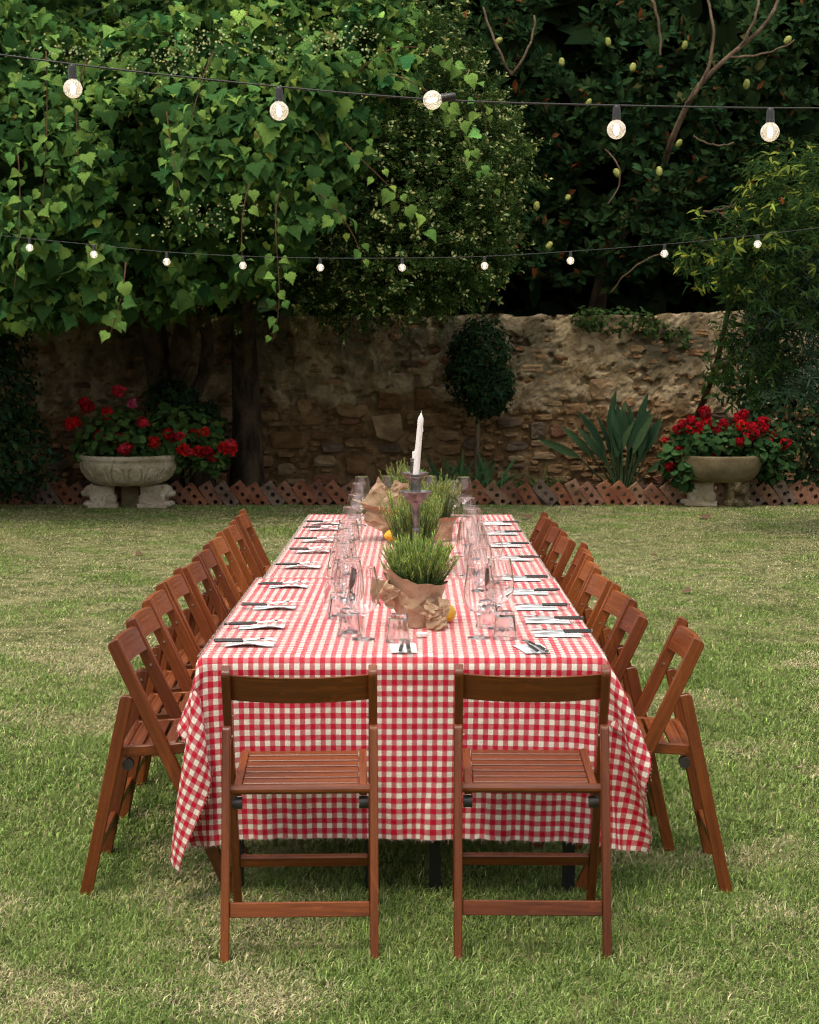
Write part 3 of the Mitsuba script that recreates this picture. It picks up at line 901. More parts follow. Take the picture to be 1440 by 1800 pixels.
put('blossom', ply(bm, 'matt_leaf', True, color=bc), vine, kind='stuff', label='tiny pale yellow blossom among the vine leaves')
for i, (a, r0) in enumerate([([(-2.62, 19.45, 0.0), (-2.66, 19.4, 0.55), (-2.85, 19.3, 1.15), (-2.78, 18.9, 1.75), (-2.6, 18.0, 2.45), (-2.5, 16.8, 3.2)], 0.15),
                             ([(-2.84, 19.3, 1.1), (-2.55, 19.2, 1.5), (-2.45, 18.8, 2.0), (-1.8, 17.2, 3.0)], 0.09), ([(-2.62, 19.55, 0.0), (-2.50, 19.5, 0.6), (-2.62, 19.45, 1.15)], 0.085)]):
    c = spline(a, 26)
    put('trunk', ply(tube(c, r0 * np.linspace(1.0, 0.55, 26) * (1 + 0.12 * np.sin(np.arange(26) * 1.3)), 10), 'dark_bark', True), vine)


def crown(n, centre, radii, rng, shell=0.35, seed=1, lump=0.5, cut=None):
    """points in an uneven ellipsoid, mostly near its skin, and the outward direction."""
    d = unit(rng.normal(0, 1, (n, 3)))
    bumpy = 1 + lump * (meshkit.fbm(d * 2.2 + 7, 3, seed) - 0.5) * 2 * 0.6 + 0.12 * (meshkit.fbm(d * 7 + 7, 2, seed + 1) - 0.5)
    q = 1 - np.abs(rng.normal(0, shell, n))
    q = np.clip(q, 0.15, 1.05)
    p = np.asarray(centre) + d * np.asarray(radii) * (bumpy * q)[:, None]
    k = np.ones(n, bool) if cut is None else cut(p)
    return p[k], unit(d / np.asarray(radii))[k], q[k]


# -- the small-leaved evergreen in the middle
tr = np.random.default_rng(31)
ever = thing('evergreen_tree', 'bushy evergreen tree with tiny leaves in the middle, its dark trunk against the wall', 'tree')
keep = lambda p: (p[:, 1] < 19.2) & (p[:, 2] > 1.7)  # noqa: E731
P, D, Q = [], [], []
for c, r, k, sd in (((-0.12, 17.5, 3.60), (1.17, 1.6, 1.40), 1500, 3), ((0.57, 17.2, 3.15), (0.55, 0.9, 0.80), 640, 4), ((-0.17, 17.0, 2.68), (0.82, 0.9, 0.52), 660, 5), ((0.0, 17.6, 4.50), (0.82, 1.3, 0.95), 700, 6),
                    ((-0.92, 17.6, 2.92), (0.8, 1.0, 0.74), 580, 7), ((0.63, 17.4, 3.85), (0.46, 0.9, 0.57), 420, 8), ((-2.2, 17.8, 3.5), (1.3, 1.2, 1.3), 500, 9)):
    p, d, q = crown(k, c, r, tr, 0.22, sd, 0.75, keep)
    P.append(p), D.append(d), Q.append(q)
P, D, Q = np.vstack(P), np.vstack(D), np.concatenate(Q)
rep = 24
axis = unit(D + [0, -0.25, 0.5] + tr.normal(0, 0.35, D.shape))
u = tr.uniform(0, 1, (len(P), rep))
ang = tr.uniform(0, 2 * np.pi, (len(P), rep))
side = unit(np.cross(axis, [0.3, 0.5, 0.8]))
oth = np.cross(axis, side)
rad = np.cos(ang)[..., None] * side[:, None] + np.sin(ang)[..., None] * oth[:, None]
L = tr.uniform(0.12, 0.27, len(P))
pos = (P[:, None] + axis[:, None] * (u * L[:, None])[..., None] + rad * 0.012).reshape(-1, 3)
tipd = (axis[:, None] * 0.75 + rad * 0.8 + tr.normal(0, 0.2, rad.shape)).reshape(-1, 3)
nrm = (axis[:, None] * 0.8 - rad * 0.5 + [0, -0.1, 0.5] + tr.normal(0, 0.4, rad.shape)).reshape(-1, 3)
m = frames(pos, nrm, tipd, tr.uniform(0.033, 0.060, len(pos)))
new = (u.ravel() > 0.86) & (np.repeat(tr.random(len(P)), rep) < 0.6)
col = np.where(new[:, None], tint((0.40, 0.43, 0.17), len(m), tr, 0.25), tint((0.050, 0.088, 0.022), len(m), tr, 0.28))
fm, fc = cloud_mesh(SMALL, m, col)
put('foliage', ply(fm, 'small_leaf', False, color=fc), ever, kind='stuff')
for a, r0, r1 in (([(-2.06, 19.45, -0.02), (-2.05, 19.43, 0.9), (-2.06, 19.3, 1.7), (-1.95, 18.8, 2.45), (-1.3, 18.2, 3.0), (-0.3, 17.6, 3.6)], 0.205, 0.07),):
    c = spline(a, 30)
    rr = np.linspace(r0, r1, 30) + 0.05 * np.exp(-np.arange(30) / 1.5)
    put('trunk', ply(tube(c, rr, 14), 'dark_bark', True), ever)
for i in range(9):
    c = spline([(-0.6 + 0.1 * i, 17.7, 3.4), (-0.5 + 0.15 * i + tr.normal(0, 0.2), 17.1, 3.5 + tr.normal(0, 0.3)), (-0.7 + 0.18 * i + tr.normal(0, 0.2), 16.5, 3.5 + tr.normal(0, 0.5))], 12)
    put('branch', ply(tube(c, np.linspace(0.022, 0.006, 12), 5), 'dark_bark', True), ever)

# -- the magnolia behind the wall
gr = np.random.default_rng(41)
mag = thing('magnolia_tree', 'dark magnolia tree behind the wall with glossy leaves and yellow green seed pods', 'tree')


def mag_front(x, z):
    p = np.stack([x, z, 0 * x], -1)
    return 20.95 + 0.25 * np.clip((z - 5.0), 0, 3) ** 2 + 0.5 * np.clip((3.2 - z), 0, 1) - 1.5 * (meshkit.fbm(p * 0.9 + 11, 3, 61) - 0.5) - 0.6 * (meshkit.fbm(p * 2.4, 2, 62) - 0.5)


n = 3100
x, z = gr.uniform(-0.6, 7.0, n), gr.uniform(2.3, 7.4, n)
low = 2.72 + 0.5 * (meshkit.fbm(np.stack([x * 1.4, 0 * x, 0 * x], -1), 3, 63) - 0.5) + 0.25 * np.clip(1.6 - x, 0, 2)
hole = meshkit.fbm(np.stack([x * 1.5, z * 1.5, 0 * x], -1), 3, 64)
k = (z > low) & (hole < 0.64)
x, z = x[k], z[k]
n = len(x)
dep = np.abs(gr.normal(0, 0.22, n)) + (gr.random(n) < 0.45) * gr.uniform(0.2, 2.2, n)
P = np.stack([x, mag_front(x, z) + dep, z], 1)
axis = unit(np.stack([gr.normal(0, 0.5, n), np.full(n, -0.75), 0.55 + gr.normal(0, 0.4, n)], 1))
side = unit(np.cross(axis, [0.3, 0.5, 0.8]))
oth = np.cross(axis, side)
rep = 8
ang = np.arange(rep)[None] * 2.4 + gr.uniform(0, 6.28, (n, 1))
rad = np.cos(ang)[..., None] * side[:, None] + np.sin(ang)[..., None] * oth[:, None]
op = gr.uniform(0.35, 1.15, (n, rep, 1))
tipd = (axis[:, None] * np.cos(op) + rad * np.sin(op)).reshape(-1, 3)
nrm = (axis[:, None] * np.sin(op) - rad * np.cos(op)).reshape(-1, 3) + gr.normal(0, 0.15, (n * rep, 3))
pos = (P[:, None] - axis[:, None] * gr.uniform(0, 0.10, (n, rep, 1))).reshape(-1, 3)
m = frames(pos, nrm, tipd, np.clip(gr.normal(0.165, 0.03, n * rep), 0.08, 0.23))
rust = gr.random(len(m)) < 0.035
col = np.where(rust[:, None], tint((0.20, 0.070, 0.025), len(m), gr, 0.25), tint((0.022, 0.046, 0.016), len(m), gr, 0.30))
leafy(mag, MAGNOLIA, m, col, 'glossy_leaf', 300, score=seen(m, unit(nrm), 0.8))
bsdf('pod_green', mikit.proc(lambda p, n, uv: mikit.mix((0.23, 0.26, 0.045), (0.40, 0.40, 0.10), mikit.smoothstep(0.3, 0.7, mikit.fbm(p.x * 40, p.y * 40, p.z * 40, 3)))), 0.7)
pod = trimesh.creation.icosphere(3)
pv = pod.vertices
pv = pv * [0.036, 0.036, 0.058] * (1 + 0.10 * np.sin(pv[:, [2]] * 16 + 0) * np.sin(np.arctan2(pv[:, [1]], pv[:, [0]]) * 7))
POD = ply(mesh(pv, pod.faces), 'pod_green', True)
for (a, b, c) in [(1.051, 20.55, 5.708), (1.849, 20.55, 5.448), (2.433, 20.55, 5.693), (2.748, 20.55, 5.378), (2.193, 20.55, 4.942), (3.398, 20.55, 5.65), (4.186, 20.55, 5.168), (3.343, 20.55, 4.434), (2.561, 20.55, 4.065), (1.943, 20.55, 3.756),
                  (1.544, 20.55, 3.648), (1.279, 20.55, 3.847), (1.708, 20.55, 3.154), (3.082, 20.55, 4.072), (1.136, 20.55, 4.485), (4.693, 20.55, 5.715)]:
    m4 = np.eye(4)
    m4[:3, :3] = trimesh.transformations.euler_matrix(gr.normal(0, 0.5), gr.normal(0, 0.5), 0)[:3, :3] * gr.uniform(0.85, 1.15)
    m4[:3, 3] = [a, min(b, float(mag_front(np.array([a]), np.array([c]))[0]) - 0.12), c]
    put('seed_pod', POD, mag, m4)
for a, r0, r1 in (([(3.15, 21.6, 3.9), (3.30, 20.7, 4.55), (3.48, 20.42, 5.0), (3.85, 20.4, 5.42), (4.25, 20.4, 5.75), (4.55, 20.5, 6.2)], 0.060, 0.028), ([(3.40, 20.42, 4.9), (3.62, 20.3, 5.25), (3.72, 20.35, 5.7), (3.66, 20.5, 6.2)], 0.032, 0.018),
                  ([(4.05, 20.4, 5.58), (4.25, 20.35, 6.0), (4.3, 20.5, 6.3)], 0.028, 0.016), ([(3.9, 20.4, 5.48), (4.4, 20.35, 5.52), (4.75, 20.4, 5.68)], 0.022, 0.012), ([(2.95, 20.6, 6.3), (3.05, 20.45, 5.9), (3.08, 20.45, 5.5)], 0.026, 0.016),
                  ([(0.85, 20.5, 6.1), (1.0, 20.35, 5.65), (1.2, 20.4, 5.25)], 0.016, 0.022), ([(1.2, 20.4, 5.25), (1.42, 20.35, 5.6), (1.5, 20.5, 6.0)], 0.022, 0.014), ([(2.4, 20.5, 4.35), (2.58, 20.35, 4.0), (2.42, 20.35, 3.65)], 0.014, 0.010),
                  ([(3.5, 20.4, 4.5), (3.75, 20.3, 4.38), (4.0, 20.4, 4.42)], 0.015, 0.010), ([(3.62, 20.3, 3.55), (3.9, 20.2, 3.6), (4.15, 20.3, 3.72)], 0.018, 0.010), ([(3.75, 20.25, 3.58), (3.95, 20.2, 3.42), (4.1, 20.25, 3.3)], 0.013, 0.008),
                  ([(2.5, 20.5, 2.55), (2.75, 20.3, 2.85), (3.0, 20.3, 3.0), (3.2, 20.4, 3.05)], 0.013, 0.008)):
    c = spline(a, 24)
    c = c + 0.006 * np.stack([np.sin(np.arange(24) * 0.9 + r0 * 400), 0 * np.arange(24), np.cos(np.arange(24) * 1.1)], 1)
    put('branch', ply(tube(c, 0.8 * np.linspace(r0, r1, 24), 7), 'pale_bark', True), mag)
c = spline([(2.4, 22.2, -0.02), (2.45, 22.2, 1.8), (2.7, 22.0, 3.2), (3.15, 21.6, 3.9)], 20)
put('trunk', ply(tube(c, np.linspace(0.19, 0.07, 20), 10), 'dark_bark', True), mag)

# -- the dense trees beyond
br = np.random.default_rng(51)
n = 60000
x, y, z = br.uniform(-11, 11, n), br.uniform(22.6, 28.5, n), 13 * br.random(n) ** 0.9
keep = z < 10.5 + 2.4 * meshkit.fbm(np.stack([x * 0.5, y * 0.3, 0 * x], -1), 3, 71)
pos = np.stack([x, y, z], 1)[keep]
n = len(pos)
m = frames(pos, br.normal(0, 0.6, (n, 3)) + [0, -0.6, 0.5], br.normal(0, 1, (n, 3)) - [0, 0, 0.4], br.uniform(0.40, 0.75, n))
fm, fc = cloud_mesh(OVAL, m, tint((0.020, 0.036, 0.013), n, br, 0.25))
put('woodland', ply(fm, 'matt_leaf', True, color=fc))
tag('woodland', 'dense mass of dark trees closing the garden behind the wall', 'trees', kind='stuff')

# -- narrow-leaved shrub at the right edge
wr = np.random.default_rng(61)
will = thing('narrow_leaved_shrub', 'yellow green shrub with narrow drooping leaves at the right, above the wall', 'shrub')
P, D = [], []
for c, r, k, sd in (((3.50, 14.9, 3.0), (0.46, 0.8, 0.56), 230, 3), ((3.65, 14.8, 2.55), (0.60, 0.8, 0.60), 210, 4), ((2.92, 15.0, 2.66), (0.32, 0.6, 0.28), 80, 5), ((3.35, 15.2, 2.05), (0.36, 0.6, 0.55), 110, 6), ((3.2, 15.5, 1.60), (0.26, 0.5, 0.40), 45, 8),
                    ((4.4, 15.2, 2.9), (0.9, 1.0, 1.0), 240, 7)):
    p, d, q = crown(k, c, r, wr, 0.25, sd, 0.6)
    P.append(p), D.append(d)
P, D = np.vstack(P), np.vstack(D)
rep = 14
axis = unit(D * [1, 0.6, 0.6] + [0, -0.35, 0.15] + wr.normal(0, 0.4, D.shape))
side = unit(np.cross(axis, [0.3, 0.5, 0.8]))
oth = np.cross(axis, side)
u = wr.uniform(0, 1, (len(P), rep))
ang = wr.uniform(0, 6.28, (len(P), rep))
rad = np.cos(ang)[..., None] * side[:, None] + np.sin(ang)[..., None] * oth[:, None]
pos = (P[:, None] + axis[:, None] * (u * 0.26)[..., None]).reshape(-1, 3)
tipd = (axis[:, None] * 0.6 + rad * 0.9 - [0, 0, 0.35]).reshape(-1, 3)
nrm = (axis[:, None] * 0.9 - rad * 0.4 + [0, -0.3, 0.6] + wr.normal(0, 0.3, rad.shape)).reshape(-1, 3)
m = frames(pos, nrm, tipd, np.clip(wr.normal(0.082, 0.020, len(pos)), 0.04, 0.13))
new = (u.ravel() > 0.6) & (np.repeat(wr.random(len(P)), rep) < 0.32) & (pos[:, 2] > 2.2)
col = np.where(new[:, None], tint((0.21, 0.25, 0.040), len(m), wr, 0.3), tint((0.030, 0.058, 0.016), len(m), wr, 0.3))
leafy(will, WILLOW, m, col, 'vine_leaf', 300, score=seen(m, unit(nrm), 0.8))
for a in ([(3.0, 19.7, 0.0), (3.35, 18.6, 1.2), (3.2, 16.6, 2.0), (3.15, 15.2, 2.9)], [(3.28, 17.6, 1.6), (3.7, 16, 2.1), (3.9, 15.2, 2.7)]):
    put('stem', ply(tube(spline(a, 20), np.linspace(0.045, 0.02, 20), 7), 'dark_bark', True), will)

# -- grey-green spiky shrub at the far right
lav = thing('grey_green_bush', 'grey green bush of stiff narrow leaves at the right edge, beside the planter', 'shrub')
lr = np.random.default_rng(71)
P, D, Q = crown(330, (3.80, 15.2, 1.95), (0.62, 0.75, 0.82), lr, 0.3, 5, 0.4)
rep = 13
axis = unit(D * [0.9, 0.7, 0.5] + [0, -0.2, 0.75] + lr.normal(0, 0.25, D.shape))
side = unit(np.cross(axis, [0.3, 0.5, 0.8]))
oth = np.cross(axis, side)
u = lr.uniform(0, 1, (len(P), rep))
ang = lr.uniform(0, 6.28, (len(P), rep))
rad = np.cos(ang)[..., None] * side[:, None] + np.sin(ang)[..., None] * oth[:, None]
pos = (P[:, None] + axis[:, None] * (u * 0.22)[..., None]).reshape(-1, 3)
tipd = (axis[:, None] * 0.9 + rad * 0.75).reshape(-1, 3)
nrm = (axis[:, None] * 0.7 - rad * 0.8 + lr.normal(0, 0.2, rad.shape)).reshape(-1, 3)
m = frames(pos, nrm, tipd, np.clip(lr.normal(0.17, 0.03, len(pos)), 0.08, 0.24))
col = tint((0.062, 0.105, 0.066), len(m), lr, 0.25, 0.08)
leafy(lav, NEEDLE, m, col, 'matt_leaf', 150, score=seen(m, unit(nrm), 0.8))

# -- dark shrubs
def bush(label, lumps, n, size, base, seed, tmpl, mat, key='dark_shrub', cat='shrub', parts=0, up=0.35):
    t = thing(key, label, cat)
    r = np.random.default_rng(seed)
    tot = sum(q[2] for q in lumps)
    P, D = [], []
    for i, (c, rr, w) in enumerate(lumps):
        p, d, q = crown(int(n * w / tot), c, rr, r, 0.18, seed + i, 0.75)
        P.append(p), D.append(d)
    P, D = np.vstack(P), np.vstack(D)
    k = P[:, 2] > 0.1
    P, D = P[k], D[k]
    nrm = D + [0, -0.25, up] + r.normal(0, 0.45, D.shape)
    tipd = D * 0.6 + r.normal(0, 0.7, D.shape) - [0, 0, 0.35]
    m = frames(P, nrm, tipd, np.clip(r.normal(size, size * 0.22, len(P)), size * 0.4, size * 1.6))
    leafy(t, tmpl, m, tint(base, len(m), r, 0.3), mat, parts, score=seen(m, unit(nrm), 1.0))
    return t


bush('dark leafy shrub at the left edge, beside the stone planter', [((-4.75, 17.6, 1.35), (0.55, 0.7, 0.85), 3), ((-4.95, 17.8, 2.1), (0.75, 0.7, 0.6), 2), ((-4.6, 17.9, 0.65), (0.5, 0.6, 0.6), 2), ((-5.6, 18, 1.2), (0.7, 0.7, 1.3), 2)], 5200, 0.085, (0.024, 0.050, 0.020), 81, OVAL, 'glossy_leaf')
top_ = bush('rounded dark clipped shrub on a thin stem, in front of the wall', [((0.80, 19.55, 1.78), (0.38, 0.36, 0.44), 3), ((0.86, 19.55, 1.32), (0.30, 0.3, 0.34), 2), ((0.62, 19.5, 1.60), (0.26, 0.3, 0.40), 1.5), ((1.02, 19.5, 1.42), (0.2, 0.25, 0.26), 1)], 5600, 0.062, (0.021, 0.042, 0.017), 91, OVAL, 'glossy_leaf', 'standard_shrub')
put('stem', ply(tube(spline([(0.74, 19.6, 0.0), (0.755, 19.58, 0.5), (0.78, 19.55, 1.2)], 12), np.linspace(0.034, 0.026, 12), 8), 'pale_bark', True), top_)
bush('creeper growing over the top of the wall, above the spiky plant', [((2.55, 20.15, 2.20), (0.55, 0.2, 0.16), 3), ((2.15, 20.12, 2.22), (0.2, 0.15, 0.13), 1), ((3.3, 20.1, 1.98), (0.18, 0.12, 0.15), 0.6), ((3.05, 20.1, 2.08), (0.2, 0.12, 0.1), 0.6)], 620, 0.065, (0.042, 0.075, 0.022), 101, OVAL, 'matt_leaf', 'wall_creeper', 'creeper')
bush('dark shrub behind the flower bowl at the right edge', [((4.45, 19.0, 0.85), (0.65, 0.6, 0.9), 3), ((4.2, 19.4, 1.5), (0.5, 0.5, 0.5), 1.5), ((5.2, 19.0, 1.2), (0.8, 0.7, 1.2), 2)], 3600, 0.085, (0.024, 0.048, 0.020), 111, OVAL, 'glossy_leaf')
bush('small round shrub behind the red flowers, in front of the two trunks', [((-2.85, 18.95, 1.05), (0.34, 0.3, 0.42), 2), ((-2.55, 18.9, 0.95), (0.3, 0.3, 0.3), 1)], 1900, 0.075, (0.022, 0.045, 0.018), 121, OVAL, 'glossy_leaf')

# -- the plant with broad paddle leaves
PADDLE = blade_mesh(0.185, 5, 0.10, 0.45, 0.38)
pad = thing('paddle_leaf_plant', 'tall dark green plant with a fan of broad pointed leaves in front of the wall', 'plant')
pr = np.random.default_rng(131)
PADS = [ply(mesh(*PADDLE), 'glossy_leaf', True, color=np.tile(c, (len(PADDLE[0]), 1))) for c in ((0.030, 0.062, 0.030), (0.040, 0.078, 0.036), (0.024, 0.050, 0.026), (0.052, 0.092, 0.040))]
bsdf('leaf_stalk', (0.05, 0.085, 0.03), 0.6)
for i in range(30):
    a = -0.88 + 1.76 * (i + 0.5) / 30 + pr.normal(0, 0.08)
    if i % 3:
        a *= 0.48
    lift = pr.uniform(0.80, 1.06) * (1.0 - 0.10 * abs(a))
    fwd = pr.normal(-0.06, 0.20)
    b = np.array([2.55 + 0.10 * a + pr.normal(0, 0.03), 19.55 + pr.normal(0, 0.06), 0.08])
    d = unit([math.sin(a) * 0.9, fwd, math.cos(a)])
    stalk = pr.uniform(0.40, 0.72) * lift
    droop = np.array([0, 0, -0.35 * abs(math.sin(a))])
    e = b + d * stalk
    c = np.array([b, b + d * stalk * 0.5, e])
    put('stalk', ply(tube(c, [0.017, 0.013, 0.009], 6), 'leaf_stalk', True), pad)
    dirn = unit(d + droop + [0, fwd * 0.3, 0])
    nr = unit(np.array([pr.normal(0, 0.75), -1.0, 0.25]) + 0.3 * np.array([-math.sin(a), 0, 0]))
    put('leaf', PADS[pr.integers(0, 4)], pad, frames(e[None] - dirn * 0.02, nr[None], dirn[None], pr.uniform(0.46, 0.66))[0])

# -- sword-leaved clump and tussocks
SWORD = blade_mesh(0.075, 4, 0.30, 0.3, 0.35)
SWORDS = [ply(mesh(*SWORD), 'matt_leaf', True, color=np.tile(c, (len(SWORD[0]), 1))) for c in ((0.060, 0.115, 0.042), (0.080, 0.145, 0.055), (0.045, 0.090, 0.034))]
iris = thing('iris_clump', 'clump of upright sword shaped leaves at the foot of the thin stemmed shrub', 'plant')
ir = np.random.default_rng(141)
for i in range(34):
    xx = ir.uniform(0.32, 1.02)
    a = ir.normal(0, 0.42) + (xx - 0.68) * 0.7
    d = unit([math.sin(a), -0.25 + ir.normal(0, 0.2), math.cos(a)])
    put('leaf', SWORDS[ir.integers(0, 3)], iris, frames(np.array([[xx, 19.25 + ir.normal(0, 0.10), 0.10]]), np.array([[ir.normal(0, 0.6), -1.0, 0.3]]), d[None], ir.uniform(0.34, 0.62))[0])


def tussock(label, x, y, n, h, spread, seed, col=(0.075, 0.125, 0.035), key='grass_tussock'):
    t = thing(key, label, 'plant')
    r = np.random.default_rng(seed)
    a, l = r.uniform(0, 6.28, n), np.abs(r.normal(0.45, 0.3, n))
    d = np.stack([np.cos(a) * np.sin(l), np.sin(a) * np.sin(l), np.cos(l)], 1)
    pos = np.stack([x + r.normal(0, spread, n), y + r.normal(0, spread * 0.4, n), np.full(n, 0.09)], 1)
    m = frames(pos, d * [1, 1, 0] + [0, 0, 0.8] + r.normal(0, 0.3, (n, 3)), d, h * r.uniform(0.6, 1.15, n))
    fm, fc = cloud_mesh(blade_mesh(0.035, 4, 0.45, 0.2, 0.3), m, tint(col, n, r, 0.25))
    put('blades', ply(fm, 'matt_leaf', True, color=fc), t, kind='stuff')


tussock('rounded grassy tussock in the bed between the sword leaves and the paddle leaves', 1.47, 19.3, 380, 0.42, 0.16, 151)
tussock('low grassy tussock in the bed right of the dark trunk', -1.5, 19.3, 120, 0.20, 0.2, 152)
tussock('thin grassy tuft in the bed behind the candles', 0.1, 19.3, 130, 0.22, 0.16, 153)

# ------------------------------------------------------------------ stone flower bowls
def cast_stone(a, b):
    def fn(p, n, uv):
        f = mikit.fbm(p.x * 5, p.y * 5, p.z * 7, 4)
        g = mikit.fbm(p.x * 60, p.y * 60, p.z * 60, 3)
        m = mikit.smoothstep(0.56, 0.75, mikit.fbm(p.x * 26 + 3, p.y * 26, p.z * 20, 3))
        return mikit.mix(mikit.mix(a, b, mikit.smoothstep(0.3, 0.7, f)), (0.16, 0.125, 0.08), 0.45 * m) * (0.72 + 0.56 * g)
    return fn


bsdf('bowl_stone', mikit.proc(cast_stone((0.40, 0.325, 0.215), (0.60, 0.52, 0.385))), 0.9, specular=0.2)
bump('bowl_stone', mikit.proc(rough_relief, 3e-3), 0.35)
bsdf('bowl_stone_brown', mikit.proc(cast_stone((0.145, 0.110, 0.058), (0.225, 0.175, 0.100))), 0.9, specular=0.2)
bump('bowl_stone_brown', mikit.proc(rough_relief, 3e-3), 0.35)
bsdf('lion_stone', mikit.proc(cast_stone((0.36, 0.29, 0.20), (0.55, 0.47, 0.36))), 0.9, specular=0.2)
bump('lion_stone', mikit.proc(rough_relief, 3e-3), 0.35)


def bowl_mesh(R, h, lobes):
    pr_ = np.array([(0.40, 0.0), (0.62, 0.035), (0.82, 0.20), (0.945, 0.46), (0.985, 0.70), (0.985, 0.80), (1.01, 0.86), (1.02, 0.95), (1.0, 1.0), (0.94, 1.0), (0.90, 0.93), (0.88, 0.80)])
    c = spline(np.column_stack([pr_, 0 * pr_[:, 0]]), 170)[:, :2]
    nphi = 560
    ph = np.arange(nphi) * 2 * np.pi / nphi
    r = np.repeat(c[:, :1], nphi, 1)
    zz_ = np.repeat(c[:, 1:], nphi, 1)
    u = np.abs(((ph * lobes / (2 * np.pi)) % 1.0) - 0.5)[None] * 2
    v = np.clip((zz_ - 0.03) / 0.70, 0, 1)
    outer = (np.arange(len(c)) < int(len(c) * 0.58))[:, None]
    dd = u / 0.74
    arch = np.where(v < 0.50, dd, np.sqrt(dd ** 2 + ((v - 0.50) / 0.42) ** 2))
    groove = np.exp(-((arch - 1.0) / 0.085) ** 2)
    boss = np.clip((1 - arch) * 4, 0, 1)
    r = r + np.where(outer & (zz_ < 0.80), 0.022 * boss * np.clip(v * 5, 0, 1) - 0.045 * groove * np.clip(v * 4, 0, 1), 0)
    v3 = np.stack([R * r * np.cos(ph), R * r * np.sin(ph), h * zz_], -1).reshape(-1, 3)
    v3 += 0.006 * (meshkit.fbm(v3 * 14, 3, 4) - 0.5)[:, None]
    i, j = np.meshgrid(np.arange(len(c) - 1), np.arange(nphi), indexing='ij')
    a, b, cc, d = i * nphi + j, i * nphi + (j + 1) % nphi, (i + 1) * nphi + (j + 1) % nphi, (i + 1) * nphi + j
    f = np.vstack([np.stack([a, b, cc], -1).reshape(-1, 3), np.stack([a, cc, d], -1).reshape(-1, 3)])
    return mesh(v3, f)


def soft(shapes, edge=0.016, it=14):
    """the union of ellipsoid and box hulls as one carved body."""
    m = shapes[0]
    for s in shapes[1:]:
        m = m + s
    m = m.refine_to_length(edge).to_mesh()
    t = trimesh.Trimesh(m.vert_properties[:, :3], m.tri_verts, process=True)
    trimesh.smoothing.filter_taubin(t, 0.5, 0.53, it)
    return t


def ball(c, r):
    return manifold3d.Manifold.sphere(1.0, 20).scale(tuple(np.broadcast_to(r, 3).tolist())).translate(tuple(map(float, c)))


def block(c, s):
    return manifold3d.Manifold.cube(tuple(map(float, s)), True).translate(tuple(map(float, c)))


def lion(h=0.27):
    """a crouching beast that carries the bowl, facing +x, h tall."""
    k = h / 0.27
    parts = [block((-0.02, 0, 0.155), (0.24, 0.24, 0.21)), block((-0.01, 0, 0.025), (0.34, 0.28, 0.05)), ball((0.135, 0, 0.185), (0.075, 0.085, 0.075)), ball((0.195, 0, 0.165), (0.045, 0.05, 0.04)),
             ball((0.115, 0.065, 0.245), (0.022, 0.018, 0.026)), ball((0.115, -0.065, 0.245), (0.022, 0.018, 0.026)), ball((0.15, 0.07, 0.045), (0.065, 0.04, 0.035)), ball((0.15, -0.07, 0.045), (0.065, 0.04, 0.035)),
             ball((0.09, 0.08, 0.12), (0.05, 0.045, 0.09)), ball((0.09, -0.08, 0.12), (0.05, 0.045, 0.09)), ball((-0.10, -0.11, 0.10), (0.07, 0.04, 0.075)), ball((-0.10, 0.11, 0.10), (0.07, 0.04, 0.075))]
    t = soft(parts)
    t.vertices *= k
    return t


LION = ply(lion(), 'lion_stone', True)
b1 = thing('stone_flower_bowl', 'round grey stone bowl carved with arches, standing on two carved beasts at the left', 'planter')
bm = bowl_mesh(0.555, 0.345, 16)
put('bowl', ply(bm, 'bowl_stone', True), b1, frame4((-3.295, 18.28, 0.262), 0.12))
put('carved_support', LION, b1, frame4((-3.60, 18.25, 0.0), math.pi + 0.15))
put('carved_support', LION, b1, frame4((-2.99, 18.25, 0.0), -0.12))
pc = trimesh.creation.box((0.2, 0.2, 0.262))
pc.apply_translation([-3.29, 18.42, 0.131])
put('centre_block', ply(pc, 'bowl_stone_brown'), b1)
b2 = thing('stone_flower_bowl', 'smooth brown stone bowl on carved animal supports at the right', 'planter')
bm2 = lathe(spline([(0.30, 0, 0.0), (0.42, 0, 0.04), (0.50, 0, 0.16), (0.52, 0, 0.26), (0.515, 0, 0.30), (0.47, 0, 0.30), (0.44, 0, 0.26)], 40)[:, [0, 2]], 60)
put('bowl', ply(bm2, 'bowl_stone_brown', True), b2, frame4((3.53, 18.6, 0.285)))
put('carved_support', ply(lion(0.29), 'lion_stone', True), b2, frame4((3.33, 18.55, 0.0), math.pi - 0.2))
put('carved_support', ply(lion(0.29), 'bowl_stone_brown', True), b2, frame4((3.75, 18.62, 0.0), -1.35))


def petals_head(r, seed):
    rr = np.random.default_rng(seed)
    n = 64
    d = unit(rr.normal(0, 1, (n, 3)) + [0, -0.15, 0.35])
    pos = d * r * rr.uniform(0.72, 1.0, (n, 1))
    m = frames(pos - d * 0.01, d + rr.normal(0, 0.45, (n, 3)), rr.normal(0, 1, (n, 3)), rr.uniform(0.026, 0.038, n))
    return cloud_mesh(ROUND, m, tint((0.62, 0.018, 0.020), n, rr, 0.2, 0.04))


HEADS = []
leaf_bsdf('petal', 0.6, 0.5)
for i, f in enumerate(((1, 1, 1), (1.05, 2.2, 3.2), (0.55, 0.5, 0.9))):
    hm, hc = petals_head(0.074, 160 + i)
    HEADS.append(ply(hm, 'petal', False, color=np.clip(hc * f, 0, 0.85)))
hm, hc = petals_head(0.056, 170)
PINK = ply(hm, 'petal', True, color=np.clip(hc * [0.85, 5, 9], 0, 0.7))
bsdf('flower_stalk', (0.06, 0.11, 0.03), 0.7)


